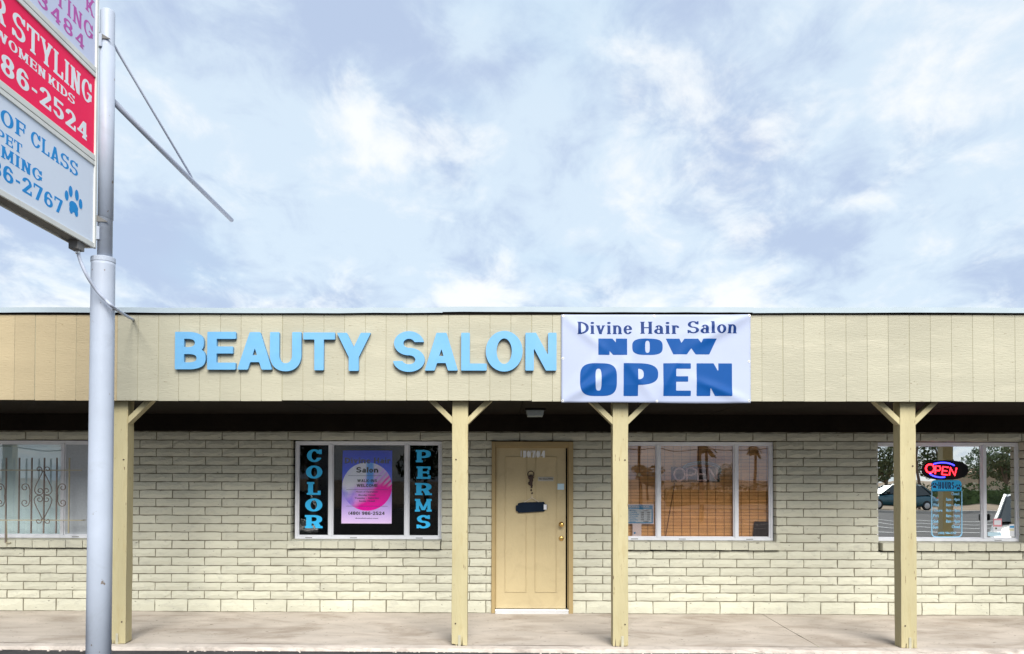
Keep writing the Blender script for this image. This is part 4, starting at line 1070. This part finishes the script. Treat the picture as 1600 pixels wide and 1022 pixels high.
# ================================================================== signs in the shade window
def Z2(zx, zy, Y): return atY(940+zx/4.647, 660+zy/4.647, Y)
YN2 = GY+.035
c0 = Z2(690, 420, YN2); nn = empty('neon_sign', c0); tag(nn, 'unlit neon tube sign spelling OPEN behind the shade window', 'neon sign')
def nnadd(o): o.parent = nn; o.matrix_parent_inverse = Matrix.Translation(-nn.location); return o
def ntube(pts2, m_, r=.0125, closed=False, y_=YN2-.012):
    w = [Z2(x, z, y_) for x, z in pts2]; nnadd(MB().tube(w, r, 8, closed=closed).build('tube', M[m_], smooth=True))
def arc(cx, cz, a, b, t0, t1, n=28): return [(cx+a*cos(radians(t0+(t1-t0)*i/n)), cz-b*sin(radians(t0+(t1-t0)*i/n))) for i in range(n+1)]
ntube(arc(566, 378, 38, 45, 0, 360)[:-1], 'neon_pink', closed=True)
ntube([(620, 424), (618, 335), (660, 332), (684, 345), (682, 370), (655, 382), (622, 384)], 'neon_pink')
ntube([(762, 332), (702, 333), (700, 420), (764, 420)], 'neon_pink'); ntube([(702, 376), (752, 376)], 'neon_pink')
ntube([(775, 418), (773, 330), (782, 332), (830, 416), (838, 414), (836, 328)], 'neon_pink')
ntube(arc(725, 345, 140, 58, 168, -20), 'neon_blue', .011); ntube(arc(725, 348, 128, 48, 165, -18), 'neon_blue', .006)
for a_, b_ in (((508, 322), (858, 434)),):
    p, q = Z2(*a_, YN2), Z2(*b_, YN2); nnadd(MB().box(p.x, YN2+.006, q.z, q.x, YN2+.03, p.z).build('transformer_plate', M['black'], bevel=.004))
for x, z in ((600, 318), (860, 372)):
    p = Z2(x, z, YN2); nnadd(MB().lathe([(.010, -.012), (.010, .03)], p, 'y', 10).build('tube_holder', M['black']))
bc = Z2(280, 740, GY+.012); hc = empty('hours_card', bc); tag(hc, 'blue and white business hours card in the shade window beside the post', 'sign')
def hadd(o): o.parent = hc; o.matrix_parent_inverse = Matrix.Translation(-hc.location); return o
YC = GY+.012
def ZC(zx, zy): return atY(970+zx/15.73, 780+zy/15.73, YC)
def cbox(nm, l, t, r_, b, m_, dy, par=hadd):
    a, c_ = ZC(l, b), ZC(r_, t); par(MB().box(a.x, YC-dy, a.z, c_.x, YC-dy+.0008, c_.z).build(nm, M[m_]))
cbox('backing', -60, 122, 812, 610, 'paper', .001); cbox('border', -45, 150, 785, 592, 'card_blue', .002); cbox('table', 20, 250, 757, 566, 'card_pale', .003)
def ctext(txt, l, r_, y_, h, m_): a, b = ZC(l, y_), ZC(r_, y_); small_text('lettering', txt, h, (a.x, YC-.0045, a.z), M[m_], hadd, width=b.x-a.x)
ctext('BUSINESS HOURS', 200, 700, 205, .028, 'card_pale')
for i, (d_, hrs) in enumerate((('Monday', 'CLOSED'), ('Tuesday', '9:00  -  5:00'), ('Wednesday', '9:00  -  5:00'), ('Thursday', '9:00  -  5:00'), ('Friday', '9:00  -  5:00'), ('Saturday', '9:00  -  3:00'), ('Sunday', 'CLOSED'))):
    y_ = 292+i*45; ctext(d_, 215, 215+26*len(d_), y_, .019, 'card_blue'); ctext(hrs, (550 if hrs[0] == 'C' else 490), (680 if hrs[0] == 'C' else 715), y_, .019, 'ink_black')
o = empty('paper_slip', ZC(395, 920)); tag(o, 'white paper slip below the blue hours card in the window', 'paper'); a, b = ZC(288, 925), ZC(505, 612)
q = MB().box(a.x, YC-.001, a.z, b.x, YC, b.z).build('sheet', M['paper']); q.parent = o; q.matrix_parent_inverse = Matrix.Translation(-o.location)
a = ZC(340, 830); q = MB().lathe([(.013, -.0012), (.013, -.0020)], (a.x, YC, a.z), 'y', 14).build('logo_dot', M['card_blue']); q.parent = o; q.matrix_parent_inverse = Matrix.Translation(-o.location)
p = Z2(273, 380, GY+.01); o = MB().lathe([(.006, -.006), (.022, -.004), (.026, .002), (.022, .006)], p, 'y', 8).build('window_sensor', M['yellow_tag']); tag(o, 'small pale yellow disc stuck on the shade window above the hours card', 'sensor')
a, b = Z2(1100, 832, GY+.02), Z2(1212, 720, GY+.02)
o = MB().quadbox([(a.x, GY+.018, a.z-.02), (b.x, GY+.018, a.z-.02), (b.x, GY+.045, a.z-.02), (a.x, GY+.045, a.z-.02), (a.x+.018, GY+.018, b.z), (b.x, GY+.018, b.z), (b.x, GY+.045, b.z), (a.x+.018, GY+.045, b.z)]).build('black_box', M['black'], bevel=.006); tag(o, 'black box standing in the lower right corner of the shade window', 'box')

# ================================================================== signs in the mirrored window
def Z4(zx, zy, Y): return atY(1430+zx/6.812, 700+zy/6.812, Y)
YL = GY-.014
lc = Z4(320, 340, YL); ls = empty('lit_open_sign', lc); tag(ls, 'oval black sign with glowing red OPEN on the mirrored window', 'sign')
def ladd(o): o.parent = ls; o.matrix_parent_inverse = Matrix.Translation(-ls.location); return o
poly = []
for i in range(40):
    t = 2*pi*i/40; ex = 2/2.5
    x, z = 322+244*math.copysign(abs(cos(t))**ex, cos(t)), 235-104*math.copysign(abs(sin(t))**ex, sin(t)); p = Z4(x, z, YL); poly.append((p.x, p.z))
ladd(MB().prism(poly, YL+.000, YL+.010).build('board', M['black'], bevel=.002))
def ltube(pts2, m_, r=.0075, closed=False): ladd(MB().tube([Z4(x, z, YL-.005) for x, z in pts2], r, 8, closed=closed).build('light_tube', M[m_], smooth=True))
ltube(arc(158, 218, 44, 44, 0, 360)[:-1], 'red_lit', .009, True)
ltube([(212, 275), (218, 192), (262, 195), (270, 222), (258, 240), (216, 240)], 'red_lit')
ltube([(352, 206), (296, 200), (284, 281), (346, 287)], 'red_lit'); ltube([(291, 241), (338, 246)], 'red_lit')
ltube([(364, 290), (374, 208), (422, 292), (440, 212)], 'red_lit')
ltube(arc(290, 222, 150, 66, 128, 32), 'blue_lit', .007); ltube(arc(280, 238, 142, 74, 208, 285), 'blue_lit', .007)
hd = empty('hours_decal', Z4(340, 950, GY)); tag(hd, 'sky blue outlined HOURS decal with paw prints on the mirrored window', 'decal')
def dadd(o): o.parent = hd; o.matrix_parent_inverse = Matrix.Translation(-hd.location); return o
YH = GY-.0022
def rrect(l, t, r_, b, rad, n=6, rb=None):
    pts_ = []; rb = rad if rb is None else rb
    for cx, cz, a0_, rr in ((r_-rad, t+rad, 0, rad), (l+rad, t+rad, 90, rad), (l+rb, b-rb, 180, rb), (r_-rb, b-rb, 270, rb)):
        for i in range(n+1):
            t_ = radians(a0_+90*i/n); pts_.append((cx+rr*cos(t_), cz-rr*sin(t_)))
    return pts_
hp = [Z4(x, z, YH) for x, z in rrect(172, 342, 494, 462, 42, rb=6)]; dadd(MB().prism([(p.x, p.z) for p in hp], YH, YH+.0008).build('header', M['vinyl_blue']))
o_, i_ = [Z4(x, z, YH) for x, z in rrect(172, 455, 502, 952, 8, rb=48)], [Z4(x, z, YH) for x, z in rrect(182, 460, 492, 942, 4, rb=42)]
mb = MB(); k = len(o_)
mb.v = [(p.x, YH, p.z) for p in o_]+[(p.x, YH, p.z) for p in i_]; mb.f = [(q, (q+1) % k, k+(q+1) % k, k+q) for q in range(k)]
M['vinyl_cyan'] = mat('pale cyan vinyl', (.32, .66, .92), .5, .02)
dadd(mb.build('outline', M['vinyl_cyan']))
p, e = text_polys('HOURS', dict(a=.16, b=.12, w=.42), Z4(415, 400, YH).x-Z4(247, 400, YH).x, Z4(247, 362, YH).z-Z4(247, 436, YH).z, 30, .12)
a = Z4(247, 436, YH); dadd(text_mesh('lettering', p, e, flat((a.x, YH-.0008, a.z)), .0004, mat_=M['poster_navy']))
for cx, cz in ((206, 398), (458, 415)):
    mb = MB()
    for q, (u, v, r1, r2) in enumerate(pads):
        n = len(mb.v); c_ = Z4(cx, cz, YH)
        for j in range(12): t = 2*pi*j/12; mb.v.append((c_.x+.33*(u+r1*cos(t)), YH-.0006-.0001*q, c_.z+.33*(v+r2*sin(t))))
        mb.f.append(tuple(range(n, n+12)))
    dadd(mb.build('paw_print', M['poster_navy']))
def htext(txt, l, r_, y_, h=.052, m_='vinyl_cyan'): a, b = Z4(l, y_, YH), Z4(r_, y_, YH); small_text('lettering', txt, h, (a.x, YH-.0004, a.z), M[m_], dadd, width=b.x-a.x)
htext('Closed', 385, 468, 502)
for i, d_ in enumerate(('Tue', 'Wed', 'Thurs', 'Fri', 'Sat')):
    y_ = 562+i*58; htext(d_, 190, 190+20*len(d_), y_); htext('8am - 4pm', 328, 474, y_)
htext('Sun', 190, 245, 856); htext('Closed', 390, 476, 852); htext('(480) 986-2767', 246, 440, 915, .036)
for nm, lab, l, t, r_, b, m_ in (('pink_notice', 'small pink notice stuck in the right pane of the mirrored window', 832, 752, 922, 836, 'pinkcard'), ('white_notice', 'small white notice below the pink one in the mirrored window', 830, 838, 920, 892, 'paper'), ('blue_strip_notice', 'pale blue strip notice at the foot of the mirrored window', 772, 896, 918, 938, 'card_pale'), ('edge_sticker', 'narrow white sticker with blue top by the right frame of the mirrored window', 1002, 812, 1056, 944, 'paper')):
    if m_ == 'pinkcard' and m_ not in M: M[m_] = mat('pink paper', (.75, .28, .32), .6)
    a, c_ = Z4(l, b, YH), Z4(r_, t, YH); o = MB().box(a.x, YH-.0004, a.z, c_.x, YH+.0006, c_.z).build(nm, M[m_]); tag(o, lab, 'notice' if nm != 'edge_sticker' else 'sticker')
    if nm == 'edge_sticker':
        for q, mm in ((.72, 'card_blue'), (.48, 'yellow_tag')): MB().box(a.x+.004, YH-.0012, a.z+(c_.z-a.z)*q, c_.x-.004, YH-.0006, a.z+(c_.z-a.z)*(q+.14)).build('printed_mark', M[mm], o)
    if nm == 'pink_notice': MB().box(a.x+.01, YH-.0012, a.z+.02, c_.x-.01, YH-.0006, c_.z-.02).build('printed_mark', M['paper'], o)
    if nm == 'white_notice': MB().lathe([(.012, -.0008), (.012, -.0014)], (a.x+.035, YH, (a.z+c_.z)/2+.01), 'y', 12).build('printed_mark', M['leaf'], o)

# ================================================================== across the lot, behind the camera: what the panes mirror
def leaf_cloud(mb, c, rad, n, size, rg):
    for _ in range(n):
        while True:
            v = Vector((rg.uniform(-1, 1), rg.uniform(-1, 1), rg.uniform(-1, 1)))
            if v.length < 1: break
        v = v.normalized()*(v.length**.45)
        p = Vector(c)+Vector((v.x*rad[0], v.y*rad[1], v.z*rad[2])); a = Vector((rg.gauss(0, 1), rg.gauss(0, 1), rg.gauss(0, 1))).normalized()*size*rg.uniform(.6, 1.3); b = a.orthogonal().normalized()*size*.55
        k = len(mb.v); mb.v += [tuple(p-a), tuple(p+b), tuple(p+a), tuple(p-b)]; mb.f.append((k, k+1, k+2, k+3))
def tree_meshes(seed, h, w):
    rg = random.Random(seed); t = MB().tube([(0, 0, -.2), (.05, .02, h*.25), (.12, -.05, h*.5), (.05, .1, h*.75)], [.22, .17, .11, .04], 8)
    cr = MB()
    for i in range(9):
        a = rg.uniform(0, 2*pi); r_ = w*rg.uniform(.15, .62); z = h*rg.uniform(.42, .86); c = (r_*cos(a), r_*sin(a), z)
        t.tube([(.08, 0, h*.32), (c[0]*.55, c[1]*.55, h*.32+(z-h*.32)*.6), c], [.08, .05, .02], 5)
        leaf_cloud(cr, c, (w*.42, w*.42, h*.15), 240, .14, rg)
    return t.mesh('trunk'), cr.mesh('crown')
TM = [tree_meshes(3, 5.2, 2.6), tree_meshes(8, 6.0, 2.3)]
for k, (x, y_, s_, m_, lab) in enumerate([(29, -52, .9, 0, 'mesquite tree mirrored at the left edge of the mirrored window'), (37, -60, 1.0, 1, 'tall green tree mirrored left of the hours decal'), (40.5, -56, .8, 0, 'green tree mirrored above the lit open sign'),
        (44, -66, .9, 1, 'slender tree mirrored right of the lit open sign'), (45.5, -62, .95, 0, 'tree mirrored at the right pane of the mirrored window'), (-11.9, -40, 1.2, 0, 'dark tree mirrored in the left pane of the poster window'), (-5, -44, .9, 1, 'dark tree mirrored at the right of the poster window'), (12, -58, .6, 0, 'low tree mirrored at the left pane of the shade window'), (20, -64, .55, 1, 'tree mirrored at the right pane of the shade window')]):
    t = empty('shade_tree', (x, y_, -.08)); tag(t, lab, 'tree', 'trees across the parking lot'); t.scale = (s_, s_, s_); t.rotation_euler = (0, 0, k*1.3)
    a = obj('trunk', TM[m_][0], M['bark'], t); b = obj('crown', TM[m_][1], M['leaf_grey'] if m_ == 0 else M['leaf'], t)
def palm_meshes(seed, h):
    rg = random.Random(seed); t = MB().tube([(0, 0, -.2), (.1, 0, h*.5), (.05, .05, h)], [.28, .2, .17], 8); cr = MB()
    for i in range(30):
        a = i*2.4; el = radians(rg.uniform(-55, 75)); L_ = rg.uniform(.9, 1.25); pts_ = []
        for q in range(6):
            s_ = q/5; r_ = L_*s_*cos(el*(1-.5*s_)); z = h+L_*s_*sin(el)-.55*s_*s_; pts_.append(Vector((r_*cos(a), r_*sin(a), z)))
        sd_ = Vector((-sin(a), cos(a), 0))
        for q in range(5):
            w0, w1 = .05+.30*(q/5), .05+.30*((q+1)/5)*(1 if q < 4 else .4); k = len(cr.v)
            cr.v += [tuple(pts_[q]-sd_*w0), tuple(pts_[q]+sd_*w0), tuple(pts_[q+1]+sd_*w1), tuple(pts_[q+1]-sd_*w1)]; cr.f.append((k, k+1, k+2, k+3))
    return t.mesh('trunk'), cr.mesh('crown')
PM = palm_meshes(5, 6.4)
for x, y_, s_, lab in ((29.5, -108, 1.0, 'fan palm mirrored above the unlit neon sign'), (32.8, -96, .92, 'fan palm mirrored in the right pane of the shade window'), (58.7, -86, .95, 'fan palm mirrored in the right pane of the mirrored window')):
    t = empty('fan_palm', (x, y_, -.08)); t.scale = (s_, s_, s_); tag(t, lab, 'palm', 'palms mirrored in the panes'); obj('trunk', PM[0], M['bark'], t); obj('crown', PM[1], M['palm_leaf'], t)
rg = random.Random(4); mb = MB()
for i in range(46):
    cx_, cy_ = 12+i*1.55, -46-.18*i+rg.uniform(-.3, .3); leaf_cloud(mb, (cx_, cy_, .55), (1.1, .7, .75+rg.uniform(-.15, .2)), 300, .10, rg)
    mb.box(cx_-.8, cy_-.35, -.1, cx_+.8, cy_+.35, .85)
o = mb.build('hedge', M['leaf'], fix=False); tag(o, 'long clipped green hedge mirrored across the lot', 'hedge')
MB().box(-45, -33.3, -.3, 45, -33.0, .06).build('lot_kerb', M['curb'], lot)
for x, y_, h, lab in ((8.4, -24.5, 9.5, 'utility pole mirrored behind the neon sign'), (7.06, -32, 10, 'utility pole mirrored in the left pane of the shade window'), (25.3, -40, 9, 'utility pole mirrored left of the lit open sign')):
    u = empty('utility_pole', (x, y_, -.08)); tag(u, lab, 'utility pole', 'utility poles across the lot'); MB().tube([(0, 0, 0), (0, 0, h)], [.09, .07], 10).build('shaft', M['utility'], u); MB().box(-1.1, -.06, h-.6, 1.1, .06, h-.45).build('crossarm', M['utility'], u)
WZ = [(-40, -30, 5.0, 60, -34, 5.6), (-40, -30, 4.1, 60, -34, 4.6), (-40, -33, 7.6, 60, -36, 7.9), (-40, -33, 3.6, 60, -40, 3.9)]
for k, (xa, ya, za, xb, yb, zb) in enumerate(WZ):
    pts_ = [(xa+(xb-xa)*i/60, ya+(yb-ya)*i/60, za+(zb-za)*i/60-.45*abs(sin(pi*i/20))) for i in range(61)]
    o = MB().tube(pts_, .025, 5).build('overhead_wire', M['black']); tag(o, ('lowest', 'second lowest', 'upper', 'thin low')[k]+' overhead wire mirrored in the panes', 'wire', 'overhead wires')
h = empty('stucco_house', (66, -90, -.08)); tag(h, 'low tan stucco house with tiled roof mirrored beyond the hedge', 'house')
MB().box(-9, -5, 0, 9, 5, 2.6).build('wall', M['stucco'], h)
MB().quadbox([(-9.6, -5.6, 2.6), (9.6, -5.6, 2.6), (9.6, 5.6, 2.6), (-9.6, 5.6, 2.6), (-5, -.1, 4.3), (5, -.1, 4.3), (5, .1, 4.3), (-5, .1, 4.3)]).build('roof', M['tile'], h)
for x in (-6, -1, 4): MB().box(x, 4.99, .9, x+1.6, 5.06, 2.0).build('window', M['car_glass'], h)
MB().box(7, 4.99, 0, 8, 5.05, 2.05).build('door', M['utility'], h)
def car(col, loc, rz, lab, name):
    c = empty(name, loc); c.rotation_euler = (0, 0, rz); tag(c, lab, 'car', 'cars in the parking lot')
    paint = mat(name+' paint', col, .25, .02, 2, spec=.6, coat=.6)
    st = [(-2.32, .50, .60, .34), (-2.26, .82, .74, .26), (-1.75, .94, .84, .22), (-.95, .955, .88, .20), (.75, .94, .88, .20), (1.35, .87, .86, .21), (2.0, .74, .79, .24), (2.26, .62, .70, .28), (2.32, .46, .58, .36)]
    mb = MB()
    for x, zt, hw, zb in st:
        mb.v += [(x, -hw*.93, zb), (x, -hw, zb+.2), (x, -hw*.99, zt-.16), (x, -hw*.86, zt), (x, 0, zt+.025), (x, hw*.86, zt), (x, hw*.99, zt-.16), (x, hw, zb+.2), (x, hw*.93, zb)]
    for i in range(len(st)-1):
        for q in range(9): mb.f.append((i*9+q, i*9+(q+1) % 9, i*9+9+(q+1) % 9, i*9+9+q))
    mb.f += [tuple(range(9)), tuple((len(st)-1)*9+q for q in reversed(range(9)))]
    o = mb.build('body', paint, c, smooth=True); s_ = o.modifiers.new('s', 'SUBSURF'); s_.levels = s_.render_levels = 1
    gh = [(-1.85, .95, .66, .95), (-1.15, .95, .70, 1.36), (-.2, .95, .72, 1.43), (.35, .95, .72, 1.40), (1.2, .93, .70, .94)]
    mb = MB()
    for x, zb, hw, zt in gh: mb.v += [(x, -hw-.06, zb-.03), (x, -hw*.80, zt-.015), (x, hw*.80, zt-.015), (x, hw+.06, zb-.03)]
    for i in range(4):
        for q in range(3): mb.f.append((i*4+q, i*4+q+1, i*4+5+q, i*4+4+q))
    mb.build('windows', M['car_glass'], c)
    mb = MB()
    for x, zb, hw, zt in gh[1:4]: mb.v += [(x, -hw*.82, zt-.03), (x, -hw*.6, zt+.02), (x, hw*.6, zt+.02), (x, hw*.82, zt-.03)]
    for i in range(2):
        for q in range(3): mb.f.append((i*4+q, i*4+q+1, i*4+5+q, i*4+4+q))
    mb.build('roof', paint, c, smooth=True)
    for sy in (-1, 1):
        for (xa, za, xb, zb) in ((1.2, .94, .35, 1.40), (-.35, .94, -.3, 1.42), (-1.85, .95, -1.15, 1.36)):
            MB().bar((xa, sy*.76, za), (xb, sy*.58, zb), .05, .06).build('pillar', paint, c)
        MB().box(.72, sy*.84 if sy > 0 else -1.02, .93, .90, 1.02 if sy > 0 else -.84, 1.07).build('mirror', M['black'], c, bevel=.03)
        MB().box(-2.30, sy*.66-.10, .66, -2.22, sy*.66+.10, .80).build('tail_light', M['acry_red'], c, bevel=.02)
        MB().box(2.16, sy*.56-.14, .58, 2.285, sy*.56+.14, .70).build('headlight', M['alu'], c, bevel=.03)
        for x in (-1.4, 1.42):
            w = MB().lathe([(.20, -.1), (.30, -.1), (.325, -.07), (.325, .07), (.30, .1), (.20, .1)], (x, sy*.80, .325), 'y', 24).build('wheel', M['tyre'], c)
            MB().lathe([(.05, .108*sy), (.20, .10*sy), (.20, .02)], (x, sy*.80, .325), 'y', 16).build('rim', M['rim'], w)
    return c
car((.012, .075, .10), (23.0, -38.0, LOT_Z), radians(176), 'dark teal sedan mirrored at the left of the mirrored window', 'teal_sedan')
car((.42, .42, .41), (10.6, -6.0, LOT_Z), radians(122), 'white car with black mirror, mirrored in the right pane of the mirrored window', 'white_sedan')
car((.16, .20, .18), (-4.9, -7.6, LOT_Z), radians(70), 'grey green car mirrored at the foot of the poster window', 'green_sedan')
